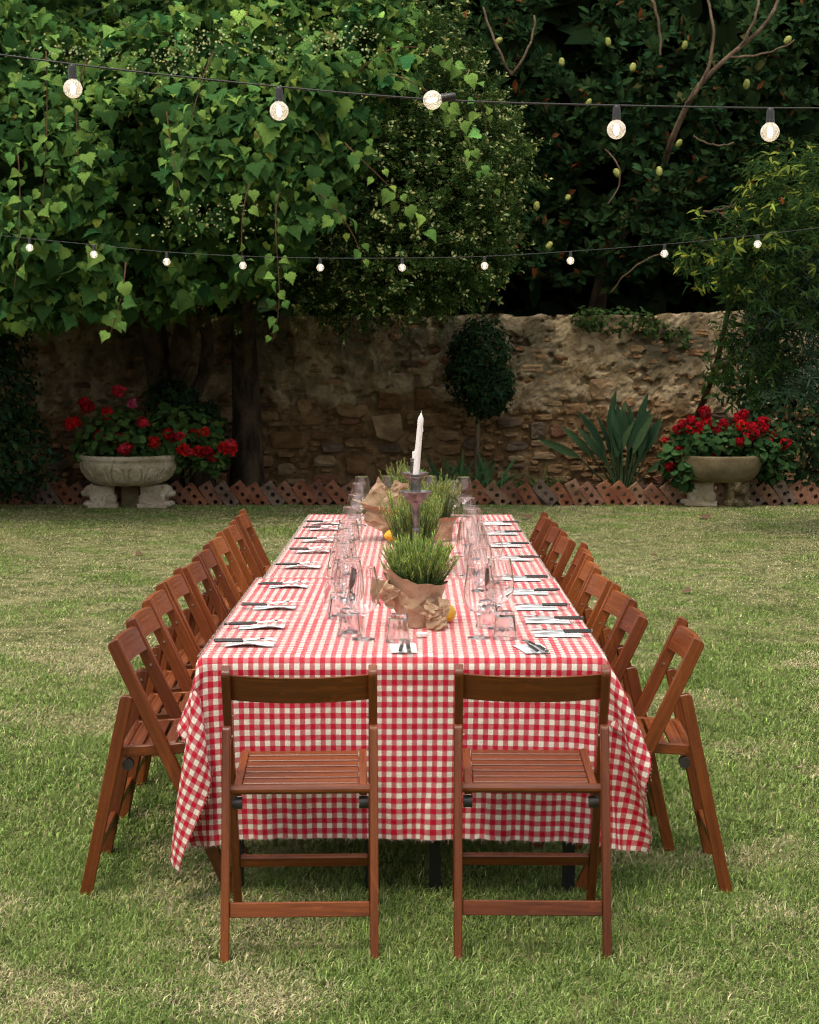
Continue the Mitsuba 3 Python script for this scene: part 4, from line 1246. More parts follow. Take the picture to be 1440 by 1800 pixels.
def geranium(label, lumps, heads, seed, base, y0, pinks=(), shades=(0, 0, 1, 2)):
    t = thing('red_geranium', label, 'flowering plant')
    r = np.random.default_rng(seed)
    P, D = [], []
    for i, (c, rr, k) in enumerate(lumps):
        p, d, q = crown(k, c, rr, r, 0.28, seed + i, 0.55)
        P.append(p), D.append(d)
    P, D = np.vstack(P), np.vstack(D)
    nrm = D * 0.6 + [0, -0.35, 0.75] + r.normal(0, 0.4, D.shape)
    m = frames(P, nrm, r.normal(0, 0.7, D.shape) + D - [0, 0, 0.3], np.clip(r.normal(0.075, 0.018, len(P)), 0.03, 0.12))
    leafy(t, ROUND, m, tint(base, len(m), r, 0.28), 'matt_leaf', 120, score=seen(m, unit(nrm), 1.0))
    cc = np.mean([c for c, _, _ in lumps], 0)
    for i, h in enumerate(heads):
        h = np.array(h) + [0, y0 + r.normal(0, 0.05), 0]
        s = r.uniform(0.75, 1.2)
        m4 = frame4(h, r.uniform(0, 6.28), s)
        put('flower_head', PINK if i in pinks else HEADS[r.choice(shades)], t, m4)
        root = np.array([h[0] + (cc[0] - h[0]) * 0.45, h[1] + 0.22, max(h[2] - 0.30, 0.25)])
        put('flower_stalk', ply(tube(spline([h + [0, 0.01, -0.03], (h + root) / 2 + [0, 0.02, 0.03], root], 8), 0.0045, 5), 'flower_stalk', True), t)


geranium('bushy geranium with bright red flower heads, growing in the left stone bowl', [((-3.42, 18.3, 0.86), (0.42, 0.35, 0.30), 520), ((-3.70, 18.3, 0.66), (0.24, 0.3, 0.18), 130), ((-2.72, 18.4, 0.82), (0.50, 0.32, 0.36), 620), ((-2.35, 18.35, 0.62), (0.26, 0.25, 0.20), 170), ((-3.1, 18.35, 0.70), (0.35, 0.3, 0.2), 200)],
         [(-3.38, 0, 1.331), (-3.78, 0, 1.201), (-3.76, 0, 1.215), (-3.712, 0, 1.148), (-3.219, 0, 1.194), (-3.9, 0, 0.961), (-3.87, 0, 0.98), (-3.503, 0, 1.076), (-3.103, 0, 0.98), (-3.593, 0, 0.831), (-3.397, 0, 0.799), (-3.292, 0, 0.681), (-3.238, 0, 0.651), (-3.25, 0, 0.70), (-2.961, 0, 0.755), (-2.814, 0, 0.85),
          (-2.771, 0, 0.819), (-2.677, 0, 0.819), (-2.766, 0, 0.75), (-2.523, 0, 0.85), (-2.377, 0, 0.881), (-2.632, 0, 0.674), (-2.571, 0, 0.651), (-2.472, 0, 0.655), (-2.357, 0, 0.636), (-2.312, 0, 0.582), (-2.18, 0, 0.689), (-2.088, 0, 0.743), (-2.096, 0, 0.674)], 181, (0.070, 0.130, 0.036), 18.12, (4,))
geranium('trailing geranium with many deep red flower heads, growing in the right stone bowl', [((3.35, 18.55, 0.72), (0.42, 0.35, 0.28), 480), ((3.95, 18.6, 0.72), (0.42, 0.35, 0.26), 420), ((3.08, 18.5, 0.55), (0.22, 0.25, 0.28), 220), ((3.2, 18.45, 0.38), (0.18, 0.2, 0.20), 120), ((4.15, 18.6, 0.5), (0.25, 0.25, 0.2), 130)],
         [(3.342, 0, 1.084), (3.065, 0, 0.957), (3.039, 0, 0.884), (3.166, 0, 0.884), (3.192, 0, 0.993), (3.275, 0, 0.929), (3.291, 0, 0.874), (3.362, 0, 0.969), (3.481, 0, 0.884), (3.564, 0, 0.948), (3.79, 0, 1.057), (3.739, 0, 1.021), (3.768, 0, 0.938), (3.878, 0, 0.92), (3.898, 0, 0.856), (4.016, 0, 0.893), (4.014, 0, 0.975),
          (4.15, 0, 0.829), (3.844, 0, 0.801), (3.726, 0, 0.747), (3.682, 0, 0.673), (3.257, 0, 0.704), (2.909, 0, 0.737), (3.06, 0, 0.646), (3.083, 0, 0.6), (3.066, 0, 0.545), (3.221, 0, 0.569), (3.415, 0, 0.563), (3.448, 0, 0.429), (2.931, 0, 0.462), (4.073, 0, 0.756), (4.275, 0, 0.728)], 191, (0.040, 0.086, 0.028), 18.40, (), (0, 2, 2, 2))

# -- more trees round the garden
def big_crown(label, cat, key, lumps, n, size, base, seed, tmpl, mat, zmin, trunk=None):
    t = thing(key, label, cat)
    r = np.random.default_rng(seed)
    tot = sum(q[2] for q in lumps)
    P, D = [], []
    for i, (c, rr, w) in enumerate(lumps):
        p, d, q = crown(int(n * w / tot), c, rr, r, 0.42, seed + i, 0.4)
        P.append(p), D.append(d)
    P, D = np.vstack(P), np.vstack(D)
    k = P[:, 2] > zmin
    P, D = P[k], D[k]
    m = frames(P, D + [0, 0, 0.7] + r.normal(0, 0.5, D.shape), r.normal(0, 0.8, D.shape) - [0, 0, 0.5], size * r.uniform(0.7, 1.3, len(P)))
    fm, fc = cloud_mesh(tmpl, m, tint(base, len(m), r, 0.3))
    put('foliage', ply(fm, mat, True, color=fc), t, kind='stuff')
    for a, r0, r1 in trunk or ():
        put('trunk', ply(tube(spline(a, 20), np.linspace(r0, r1, 20), 10), 'dark_bark', True), t)
    return t


big_crown('broad dark tree hidden behind the climbing vine, shading the wall', 'tree', 'shade_tree', [((-3.4, 18.9, 4.3), (3.2, 2.4, 1.8), 5), ((-0.6, 19.3, 4.1), (1.9, 1.7, 1.6), 3), ((-6.2, 18.8, 3.8), (1.8, 2.2, 1.5), 2), ((-3.2, 20.0, 3.2), (2.8, 1.2, 0.9), 2)], 14000, 0.17, (0.024, 0.046, 0.017), 401, OVAL, 'matt_leaf', 2.35,
          [([(-3.02, 19.5, -0.02), (-3.05, 19.4, 1.0), (-3.1, 19.0, 2.0), (-3.2, 18.8, 3.2), (-3.3, 18.7, 4.3)], 0.20, 0.09)])


def hedge(label, a, b, h, thick, seed):
    """a clipped hedge between two points: a leafy skin over a dense core."""
    t = thing('tall_hedge', label, 'hedge', 'tall hedges enclosing the lawn')
    r = np.random.default_rng(seed)
    a, b = np.array(a, float), np.array(b, float)
    L = np.linalg.norm(b - a)
    d = (b - a) / L
    nn_ = np.array([-d[1], d[0]])
    n = int(L * h * 170)
    u, z = r.uniform(0, L, n), h * r.random(n)
    off = r.normal(0, 0.10, n) + 0.35 * (meshkit.fbm(np.stack([u * 0.7, z * 0.7, 0 * u + seed], -1), 3, seed) - 0.5)
    sd = np.where(r.random(n) < 0.5, 1, -1)
    xy = a + u[:, None] * d + (sd * (thick / 2) + off)[:, None] * nn_
    nm = np.column_stack([sd[:, None] * nn_, np.full(n, 0.5)]) + r.normal(0, 0.4, (n, 3))
    m = frames(np.column_stack([xy, z]), nm, r.normal(0, 0.7, (n, 3)) - [0, 0, 0.5], r.uniform(0.14, 0.24, n))
    fm, fc = cloud_mesh(SMALL, m, tint((0.030, 0.056, 0.020), n, r, 0.3))
    put('foliage', ply(fm, 'matt_leaf', False, color=fc), t, kind='stuff')
    core = trimesh.creation.box((L, thick * 0.7, h * 0.97))
    core.apply_transform(frame4((*((a + b) / 2), h * 0.485), math.atan2(d[1], d[0])))
    put('core', ply(core, 'dark_bark'), t)


hedge('tall clipped hedge behind the camera', (-13, -8.5), (13, -8.5), 3.0, 1.2, 501)
hedge('tall clipped hedge along the left border of the garden', (-11.5, -8), (-11.5, 20), 3.4, 1.2, 502)
hedge('tall clipped hedge along the right border of the garden', (11.5, -8), (11.5, 20), 3.4, 1.2, 503)

# ------------------------------------------------------------------ what stands on the table
TOP = 0.7455
scene['clear_glass'] = {'type': 'thindielectric', 'int_ior': 1.52, 'specular_transmittance': rgb(0.975, 0.98, 0.975)}
scene['solid_glass'] = {'type': 'dielectric', 'int_ior': 1.5}
bsdf('napkin_paper', (0.74, 0.75, 0.74), 0.85, specular=0.1)
bsdf('cutlery_steel', (0.62, 0.61, 0.59), 0.22, metallic=1.0)
bsdf('cutlery_handle', (0.028, 0.029, 0.028), 0.35)
bsdf('pewter', mikit.proc(lambda p, n, uv: mikit.mix((0.13, 0.115, 0.105), (0.27, 0.25, 0.235), mikit.smoothstep(0.3, 0.7, mikit.fbm(p.x * 60, p.y * 60, p.z * 40, 3)))), 0.38, metallic=0.75)
bsdf('candle_wax', (0.82, 0.80, 0.76), 0.5, specular=0.4)
bsdf('wick', (0.75, 0.72, 0.66), 0.9)
bsdf('lemon_peel', (0.72, 0.42, 0.03), 0.45)
bump('lemon_peel', mikit.proc(lambda p, n, uv: 0.002 * mikit.fbm(p.x * 300, p.y * 300, p.z * 300, 2), 8e-4))
bsdf('kraft_paper', mikit.proc(lambda p, n, uv: mikit.mix((0.335, 0.220, 0.130), (0.455, 0.315, 0.200), mikit.smoothstep(0.25, 0.75, mikit.fbm(p.x * 35, p.y * 35, p.z * 35, 4))) * (0.9 + 0.2 * mikit.noise(p.x * 400, p.y * 400, p.z * 400))), 0.75, specular=0.25)
bsdf('pot_soil', (0.03, 0.02, 0.014), 0.95)


def flat_bar(poly, t, z, ax=(1, 0, 0), ay=(0, 1, 0), o=(0, 0), bev=0.0008):
    m, _ = plate(poly, t, (o[0], o[1], z), ax, ay, bev)
    return m


# a knife along +x, its handle's end at the origin
k_handle = flat_bar(rounded(0.092, 0.0120, (0.004, 0.003, 0.003, 0.004), 3), 0.0075, 0.0052, bev=0.002)
k_end = flat_bar(rounded(0.006, 0.0125, 0.002, 2), 0.0088, 0.0052, o=(-0.0055, 0))
k_blade = mesh(*(lambda g: (g.vertices, g.faces))(flat_bar(np.array([(0, -0.004), (0.010, -0.0062), (0.092, -0.0072), (0.104, -0.003), (0.107, 0.003), (0.098, 0.0062), (0.010, 0.0062), (0, 0.004)]), 0.0013, 0.0045, o=(0.0925, 0), bev=0.0003)))
KNIFE = [('handle', ply(k_handle, 'cutlery_handle')), ('end_cap', ply(k_end, 'cutlery_steel')), ('blade', ply(k_blade, 'cutlery_steel'))]
f_handle = flat_bar(rounded(0.088, 0.0110, (0.004, 0.003, 0.003, 0.004), 3), 0.007, 0.0050, bev=0.002)
c = spline([(0.088, 0, 0.005), (0.11, 0, 0.006), (0.128, 0, 0.008), (0.142, 0, 0.010)], 12)
fork = [tube(c, np.linspace(0.0032, 0.0042, 12), 6)]
pal = flat_bar(rounded(0.020, 0.022, (0.009, 0.003, 0.003, 0.009), 3), 0.0018, 0.0098, o=(0.138, 0), bev=0.0004)
fork.append(pal)
for s in (-0.0085, -0.0028, 0.0028, 0.0085):
    fork.append(tube(spline([(0.156, s, 0.0098), (0.176, s, 0.0115), (0.196, s, 0.0075)], 7), np.linspace(0.0014, 0.0008, 7), 5))
FORK = [('handle', ply(f_handle, 'cutlery_handle')), ('tines', ply(join(fork), 'cutlery_steel', 40))]


def napkin_mesh(seed, L=0.150, W=0.078):
    r = np.random.default_rng(seed)
    u, v = np.meshgrid(np.linspace(-L / 2, L / 2, 30), np.linspace(-W / 2, W / 2, 18), indexing='ij')
    lift = 0.009 * np.exp(-((u - r.uniform(-0.01, 0.03)) / 0.045) ** 2) * np.clip((-v / W + 0.1) * 2, 0, 1) ** 2
    z = 0.0016 + lift + 0.0016 * meshkit.fbm(np.stack([u * 30, v * 30, 0 * u + seed], -1), 2, seed)
    uv_ = np.stack([u, v, z], -1)
    low = uv_.copy()
    low[..., 2] -= 0.0011
    a, b = mesh(uv_.reshape(-1, 3), grid_faces(30, 18)), mesh(low.reshape(-1, 3), grid_faces(30, 18)[:, ::-1])
    c2 = mesh(uv_.reshape(-1, 3) * [0.985, 0.97, 1] + [0.001, 0.001, 0.0012], grid_faces(30, 18))
    return join([a, b, c2])


NAPKINS = [ply(napkin_mesh(s), 'napkin_paper', False) for s in (3, 4, 5, 6)]
# ------------------------------------------------------------------ glasses
wp = np.array([(0.0370, 0.0), (0.0372, 0.0012), (0.030, 0.0030), (0.012, 0.0065), (0.0052, 0.013), (0.0042, 0.030), (0.0042, 0.062), (0.0058, 0.076), (0.0125, 0.084), (0.0330, 0.097), (0.0455, 0.116), (0.0490, 0.137), (0.0475, 0.165), (0.0425, 0.198), (0.0375, 0.232)])
cw = spline(np.column_stack([wp, 0 * wp[:, 0]]), 80)[:, :2]
kb = int(np.argmin(np.abs(cw[:, 1] - 0.080)))
W_BOWL = ply(lathe(np.vstack([[(0.0005, 0.0795)], cw[kb:]]), 44), 'clear_glass', True)
W_STEM = ply(lathe(np.vstack([[(0.0005, 0.0)], cw[:kb + 1], [(0.0005, 0.0793)]]), 30), 'solid_glass', True)
inner = cw[kb:] - np.array([0.0018, 0.0]) * np.linspace(1.3, 0.9, len(cw) - kb)[:, None]
W_BODY = ply(lathe(np.vstack([[(0.0004, 0.0)], cw, [(cw[-1, 0] - 0.0005, cw[-1, 1] + 0.0005)], inner[:1:-1], [(0.0004, inner[0, 1] + 0.0045)]]), 48), 'solid_glass', True)
g = np.linspace(0, 2 * np.pi, 45)
W_RIM = ply(tube(np.stack([0.0375 * np.cos(g), 0.0375 * np.sin(g), 0 * g + 0.2325], 1), 0.0013, 6, False), 'solid_glass', True)


def wine_glass(label, x, y, near=False):
    t = thing('wine_glass', label, 'wine glass', 'stemmed wine glasses on the table')
    for n_, s in ((('glass_body', W_BODY),) if near else (('bowl', W_BOWL), ('stem', W_STEM), ('rim', W_RIM))):
        put(n_, s, t, frame4((x, y, TOP + 0.0015)))


def tumbler_mesh(wall=True):
    """an upturned faceted tumbler: mouth down, thick base up."""
    n = 12
    g_ = (np.arange(n * 4)) * 2 * np.pi / (n * 4)
    facet = 1 / np.cos(((g_ * n / (2 * np.pi)) % 1 - 0.5) * 2 * np.pi / n) * math.cos(np.pi / n)
    out = [(0.0395, 0.0005, 0), (0.0398, 0.006, 0.0), (0.0385, 0.014, 0.6), (0.0310, 0.080, 1.0), (0.0295, 0.0865, 0.6), (0.0270, 0.0880, 0), (0.0005, 0.0868, 0)]
    inn = [(0.0005, 0.072, 0), (0.0235, 0.073, 0), (0.0265, 0.070, 0), (0.0355, 0.006, 0), (0.0375, 0.0004, 0)]
    rows = [(r * (1 + w * (facet - 1) * 1.6), z) for r, z, w in ([inn[-1]] + out + inn)]
    v = np.concatenate([np.stack([r * np.cos(g_), r * np.sin(g_), 0 * g_ + z], 1) for r, z in rows])
    nn = len(g_)
    i, j = np.meshgrid(np.arange(len(rows) - 1), np.arange(nn), indexing='ij')
    a, b, c_, d_ = i * nn + j, i * nn + (j + 1) % nn, (i + 1) * nn + (j + 1) % nn, (i + 1) * nn + j
    return mesh(v, np.vstack([np.stack([a, b, c_], -1).reshape(-1, 3), np.stack([a, c_, d_], -1).reshape(-1, 3)]))


TUMBLER = ply(tumbler_mesh(), 'solid_glass', 20)
TUMBLER_FAR = ply(tumbler_mesh(), 'clear_glass', 20)


def tumbler(label, x, y, near, rz=0.0):
    t = thing('tumbler', label, 'tumbler', 'upturned tumblers on the table')
    put('glass_body', TUMBLER if near else TUMBLER_FAR, t, frame4((x, y, TOP + 0.001), rz))


GL = [(-0.164, 5.005), (-0.216, 5.174), (-0.258, 5.517), (-0.268, 5.969), (-0.277, 6.55), (-0.288, 7.165), (-0.293, 7.872), (-0.303, 8.645), (-0.309, 9.20)]
GR = [(0.204, 5.035), (0.278, 5.222), (0.230, 5.608), (0.236, 6.075), (0.221, 6.552), (0.254, 7.081), (0.253, 7.668), (0.208, 8.80), (0.280, 9.16)]
for side, lst in (('left', GL), ('right', GR)):
    for i, (x, y) in enumerate(lst):
        wine_glass(f'clear stemmed wine glass, {ORD[i]} from the front in the {side} row of glasses', x, y, i in (0, 1, 2, 4, 8))
wine_glass('clear stemmed wine glass at the far end of the table, left of the middle', -0.155, 9.26, True)
wine_glass('clear stemmed wine glass at the far end of the table, right of the middle', 0.086, 9.24, True)
wine_glass('clear stemmed wine glass in the right row, beside the fifth one', 0.300, 6.30)
TL = [(-0.211, 5.080), (-0.262, 5.440), (-0.300, 5.80), (-0.320, 6.36), (-0.325, 6.98), (-0.33, 7.60), (-0.33, 8.30), (-0.34, 8.95)]
TR = [(0.287, 5.025), (0.243, 5.262), (0.300, 5.85), (0.186, 6.623), (0.310, 7.35), (0.182, 8.421), (0.32, 8.02), (0.33, 8.95)]
for side, lst in (('left', TL), ('right', TR)):
    for i, (x, y) in enumerate(lst):
        tumbler(f'upturned faceted tumbler, {ORD[i]} from the front on the {side} of the table', x, y, y < 5.5, 0.1 + i)
tumbler('upturned ribbed glass tumbler at the front middle, before the brown paper pot', -0.054, 4.975, True, 0.3)

# ------------------------------------------------------------------ place settings
tr2 = np.random.default_rng(17)


def setting(where, x, y, rz, i):
    n_ = thing('napkin', f'white paper napkin {where}', 'napkin', 'white napkins under the cutlery')
    put('sheet', NAPKINS[i % 4], n_, frame4((x, y, TOP + 0.0006), rz))
    c_, s_ = math.cos(rz), math.sin(rz)

    def at(u, v):
        return (x + c_ * u - s_ * v, y + s_ * u + c_ * v, TOP + 0.0115)
    k_ = thing('knife', f'black handled knife {where}', 'knife', 'table knives on the napkins')
    for nm, s in KNIFE:
        put(nm, s, k_, frame4(at(-0.112 + tr2.normal(0, 0.006), -0.012), rz + tr2.normal(0, 0.05)))
    f_ = thing('fork', f'steel fork {where}', 'fork', 'forks on the napkins')
    for nm, s in FORK:
        put(nm, s, f_, frame4(at(-0.108 + tr2.normal(0, 0.006), 0.014), rz + tr2.normal(0, 0.06)))


SL = [(-0.515, 4.905), (-0.510, 5.233), (-0.505, 5.66), (-0.498, 6.215), (-0.485, 6.837), (-0.480, 7.414), (-0.485, 7.88), (-0.485, 8.439), (-0.490, 8.749)]
SR = [(0.460, 5.085), (0.450, 5.355), (0.435, 5.65), (0.432, 6.039), (0.432, 6.42), (0.440, 7.107), (0.438, 7.656), (0.452, 8.21), (0.455, 8.721)]
for i, (x, y) in enumerate(SL):
    setting(f'at the {ORD[i]} place from the front on the left', x, y, tr2.normal(0, 0.03), i)
for i, (x, y) in enumerate(SR):
    setting(f'at the {ORD[i]} place from the front on the right', x, y, math.pi + tr2.normal(0, 0.03), i + 1)
setting('at the near end of the table, left place', -0.036, 4.835, math.pi / 2 + 0.05, 2)
setting('at the near end of the table, right place', 0.357, 4.830, math.pi / 2 + 0.22, 3)

# ------------------------------------------------------------------ candlesticks
hp = np.array([(0.0600, 0.0), (0.0620, 0.006), (0.0560, 0.014), (0.0300, 0.028), (0.0150, 0.045), (0.0110, 0.080), (0.0135, 0.110), (0.0115, 0.140), (0.0120, 0.190), (0.0155, 0.205), (0.0115, 0.216), (0.0130, 0.250), (0.0175, 0.300), (0.0250, 0.318), (0.0420, 0.330), (0.0440, 0.336), (0.0480, 0.345),
               (0.0640, 0.358), (0.0670, 0.364), (0.0640, 0.365), (0.0500, 0.356), (0.0230, 0.350), (0.0215, 0.360), (0.0200, 0.395), (0.0205, 0.412), (0.0235, 0.416), (0.0235, 0.420), (0.0210, 0.423), (0.0235, 0.426), (0.0235, 0.430), (0.0205, 0.433), (0.0150, 0.431), (0.0140, 0.415), (0.0005, 0.414)])
from scipy.interpolate import PchipInterpolator
tt = np.concatenate([[0], np.cumsum(np.linalg.norm(np.diff(hp, axis=0), axis=1))])
hc_ = PchipInterpolator(tt, hp)(np.linspace(0, tt[-1], 170))
HOLDER = lathe(np.maximum(hc_, [0.0005, 0.0]), 40)


def candlestick(label, x, y, s, length, lean, clabel):
    t = thing('candlestick', label, 'candle holder')
    put('holder', ply(HOLDER, 'pewter', 50), t, frame4((x, y, TOP), 0, s))
    c_ = thing('candle', clabel, 'candle')
    b = np.array([x, y, TOP + 0.418 * s])
    n_ = 26
    g_ = np.linspace(0, 1, n_)
    r_ = np.interp(g_, [0, 0.45, 0.72, 0.86, 0.93, 0.96, 1.0], [0.0135, 0.0128, 0.0120, 0.0122, 0.0112, 0.0060, 0.0022])
    q_ = b + g_[:, None] * length * np.array([lean, 0.0, 1.0])
    body_ = tube(q_, r_, 18)
    drip = trimesh.creation.icosphere(2, 1.0)
    drip.vertices *= [0.0030, 0.0030, 0.012]
    drip.apply_translation(q_[19] + [0.0105, -0.004, -0.004])
    put('wax', ply(join([body_, drip]), 'candle_wax', True), c_)
    put('wick', ply(tube([q_[-1] - [0, 0, 0.004], q_[-1] + [0.001, 0, 0.010]], 0.0012, 6), 'wick'), c_)


candlestick('tall pewter candlestick with a wide drip dish among the rosemary, holding the long candle', 0.002, 6.42, 1.0, 0.262, 0.085, 'long white taper candle leaning slightly in the front candlestick')
candlestick('second pewter candlestick, standing behind the first one', -0.002, 7.62, 0.99, 0.05, -0.02, 'short white candle stub in the rear candlestick')
tl = thing('tea_light', 'small clear tea light glass in front of the brown paper pot', 'candle')
put('glass_cup', ply(lathe([(0.0005, 0.002), (0.0195, 0.002), (0.0215, 0.006), (0.0225, 0.024)], 30), 'clear_glass', 40), tl, frame4((0.022, 5.055, TOP)))
put('wax', ply(lathe([(0.0005, 0.004), (0.0180, 0.004), (0.0185, 0.015), (0.0005, 0.0155)], 24), 'candle_wax', 40), tl, frame4((0.022, 5.055, TOP)))

# ------------------------------------------------------------------ rosemary in brown paper
bsdf('herb_stem', (0.10, 0.14, 0.05), 0.8)
leaf_bsdf('herb_leaf', 0.55, 0.45)


def paper_wrap(r0, r1, h, flare, seed, lo=40, rows=14, side=0.0, rag=1.0):
    r = np.random.default_rng(seed)
    a = np.arange(lo) * 2 * np.pi / lo
    v = np.linspace(0, 1, rows)
    A, Vv = np.meshgrid(a + 0, v, indexing='xy')
    R = r0 + (r1 - r0) * Vv
    cr1 = meshkit.fbm(np.stack([np.cos(A) * 1.8, np.sin(A) * 1.8, Vv * 2.2], -1) + seed, 2, seed)
    cr2 = np.abs(meshkit.noise(np.stack([np.cos(A) * 4.5 + Vv * 2, np.sin(A) * 4.5, Vv * 5.0], -1) + 3 + seed, seed + 1) - 0.5)
    R = R * (0.96 + 0.22 * (cr1 - 0.5)) + 0.022 * (cr2 - 0.2) * (0.4 + 0.6 * np.sin(np.pi * np.clip(Vv + 0.15, 0, 1)))
    ragged = meshkit.noise(np.stack([np.cos(a) * 3, np.sin(a) * 3, 0 * a + seed], -1), seed + 9)
    out = np.clip((Vv - 0.80) / 0.20, 0, 1) ** 1.2
    lean = np.clip(np.cos(A - math.pi) * 0.5 + 0.5, 0, 1) ** 2
    R = R + flare * out * (0.35 + 1.1 * ragged[None] * rag) * (1 + side * lean)
    Zz = h * Vv + out * 0.05 * rag * (ragged[None] - 0.55) * (0.12 + lean) + out * side * 0.02 * lean
    R += r.normal(0, 0.0010, R.shape)
    P_ = np.stack([R * np.cos(A), R * np.sin(A), np.maximum(Zz + r.normal(0, 0.0008, R.shape) * (Vv > 0), 0)], -1)
    f = []
    for i in range(rows - 1):
        for j in range(lo):
            k_ = (j + 1) % lo
            q_ = [i * lo + j, i * lo + k_, (i + 1) * lo + k_, (i + 1) * lo + j]
            f += [[q_[0], q_[1], q_[2]], [q_[0], q_[2], q_[3]]] if (i + j) % 2 else [[q_[0], q_[1], q_[3]], [q_[1], q_[2], q_[3]]]
    return mesh(P_.reshape(-1, 3), f)


def crumple(w, h, seed, amp=0.02):
    """a creased, folded scrap of paper in its own plane (x wide, z tall, bulging to -y)."""
    r = np.random.default_rng(seed)
    n_ = 7
    u, v = np.meshgrid(np.linspace(-1, 1, n_), np.linspace(-1, 1, n_), indexing='ij')
    e_ = 1 - 0.25 * meshkit.noise(np.stack([u * 1.7, v * 1.7, 0 * u + seed], -1), seed)
    y_ = -amp * (1.2 - u ** 2 - 0.6 * v ** 2) - 2.6 * amp * np.abs(meshkit.noise(np.stack([u * 1.9 + v, v * 1.9 - u, 0 * u + seed], -1), seed + 2) - 0.5)
    p_ = np.stack([u * w / 2 * e_, y_, v * h / 2 * e_], -1) + r.normal(0, 0.0006, (n_, n_, 3))
    return mesh(p_.reshape(-1, 3), grid_faces(n_, n_))


def herb(label, x, y, z, n, rad, h, seed, tips, base, straight=0.5):
    """upright stems set with needle leaves."""
    r = np.random.default_rng(seed)
    a, q_ = r.uniform(0, 6.28, n), np.sqrt(r.random(n))
    ox, oy = rad * 0.55 * q_ * np.cos(a), rad * 0.55 * q_ * np.sin(a)
    lean = np.clip(q_ * 0.42 * (1 - straight) * 2 + r.normal(0, 0.10, n), -0.3, 1.0)
    Ls = h * r.uniform(0.55, 1.12, n) * (1 - 0.22 * q_ ** 2)
    stems, pos, tipd, nrm, siz, frac = [], [], [], [], [], []
    for i in range(n):
        d0 = unit([math.cos(a[i]) * math.sin(lean[i]) * 1.2, math.sin(a[i]) * math.sin(lean[i]) * 1.2, 1.0])
        p0 = np.array([x + ox[i], y + oy[i], z])
        bend = np.array([math.cos(a[i]), math.sin(a[i]), 0]) * 0.10 * Ls[i] * q_[i] * (1 - straight) + r.normal(0, 0.006, 3)
        c_ = np.array([p0, p0 + d0 * Ls[i] * 0.5 + bend * 0.3, p0 + d0 * Ls[i] + bend])
        stems.append(tube(c_, [0.0016, 0.0013, 0.0007], 4, False))
        k_ = int(Ls[i] / 0.0042)
        u = np.linspace(0.10, 1.0, k_)
        pp = np.where(u[:, None] < 0.5, c_[0] + (c_[1] - c_[0]) * u[:, None] * 2, c_[1] + (c_[2] - c_[1]) * (u[:, None] * 2 - 1))
        g_ = np.arange(k_) * 2.2 + r.uniform(0, 6)
        s_ = unit(np.cross(d0, [0.3, 0.5, 0.2]))
        o_ = np.cross(d0, s_)
        rd = np.cos(g_)[:, None] * s_ + np.sin(g_)[:, None] * o_
        op = np.clip(0.85 - 0.45 * u + r.normal(0, 0.15, k_), 0.1, 1.2)[:, None]
        pos.append(pp), tipd.append(d0 * np.cos(op) + rd * np.sin(op)), nrm.append(d0 * np.sin(op) - rd * np.cos(op))
        siz.append(r.uniform(0.014, 0.023, k_)), frac.append(u)
    m_ = frames(np.vstack(pos), np.vstack(nrm), np.vstack(tipd), np.concatenate(siz))
    u = np.concatenate(frac)[:, None]
    young_ = (u > 0.62) & (r.random((len(u), 1)) < 0.7)
    col_ = np.where(young_, tint(tips, len(m_), r, 0.22), tint(base, len(m_), r, 0.25))
    t = thing('rosemary_plant', label, 'herb')
    put('stems', ply(join(stems), 'herb_stem'), t, kind='stuff')
    fm_, fc_ = cloud_mesh(blade_mesh(0.15, 2, 0.1, 0.15, 0.4), m_, col_)
    put('foliage', ply(fm_, 'herb_leaf', False, color=fc_), t, kind='stuff')


def wrapped_pot(label, x, y, r0, r1, h, flare, seed, scraps=(), side=0.0):
    t = thing('paper_wrapped_pot', label, 'plant pot')
    put('paper_wrap', ply(paper_wrap(r0, r1, h, flare, seed, side=side), 'kraft_paper', 22), t, frame4((x, y, TOP + 0.001)))
    put('pot', ply(lathe([(0.0005, 0.004), (r0 * 0.80, 0.004), (r1 * 0.82, h * 0.86), (r1 * 0.78, h * 0.86), (r1 * 0.74, h * 0.78)], 30), 'pot_soil', 40), t, frame4((x, y, TOP + 0.001)))
    put('soil', ply(lathe([(r1 * 0.79, h * 0.80), (r1 * 0.4, h * 0.83), (0.0005, h * 0.82)], 24), 'pot_soil', True), t, frame4((x, y, TOP + 0.001)))
    for i, (sx, sy, sz, w, hh, rz, ry) in enumerate(scraps):
        m4 = frame4((x + sx, y + sy, TOP + sz), rz) @ trimesh.transformations.rotation_matrix(ry, [0, 1, 0])
        put('paper_fold', ply(crumple(w, hh, seed + 20 + i), 'kraft_paper', 22), t, m4)


wrapped_pot('brown paper wrapped pot at the front of the table, tied with a crumpled paper knot', 0.008, 5.30, 0.070, 0.098, 0.145, 0.008, 201,
            [(0.045, -0.088, 0.060, 0.075, 0.060, 0.15, 0.5), (0.080, -0.066, 0.070, 0.045, 0.075, 0.6, 0.15), (0.060, -0.084, 0.022, 0.085, 0.062, 0.3, -0.2), (-0.085, -0.045, 0.115, 0.085, 0.095, -1.0, 0.5), (-0.118, -0.01, 0.120, 0.06, 0.10, -1.3, 0.25)], 2.5)
herb('bushy green rosemary in the front paper pot', 0.014, 5.30, 0.850, 470, 0.100, 0.188, 211, (0.38, 0.48, 0.12), (0.15, 0.24, 0.06), 0.55)
wrapped_pot('brown paper wrapped pot behind the front rosemary', -0.005, 6.75, 0.066, 0.082, 0.125, 0.02, 221)
herb('tall loose rosemary behind the stem of the front candlestick', -0.005, 6.72, 0.85, 380, 0.135, 0.240, 231, (0.42, 0.50, 0.15), (0.17, 0.26, 0.07), 0.75)
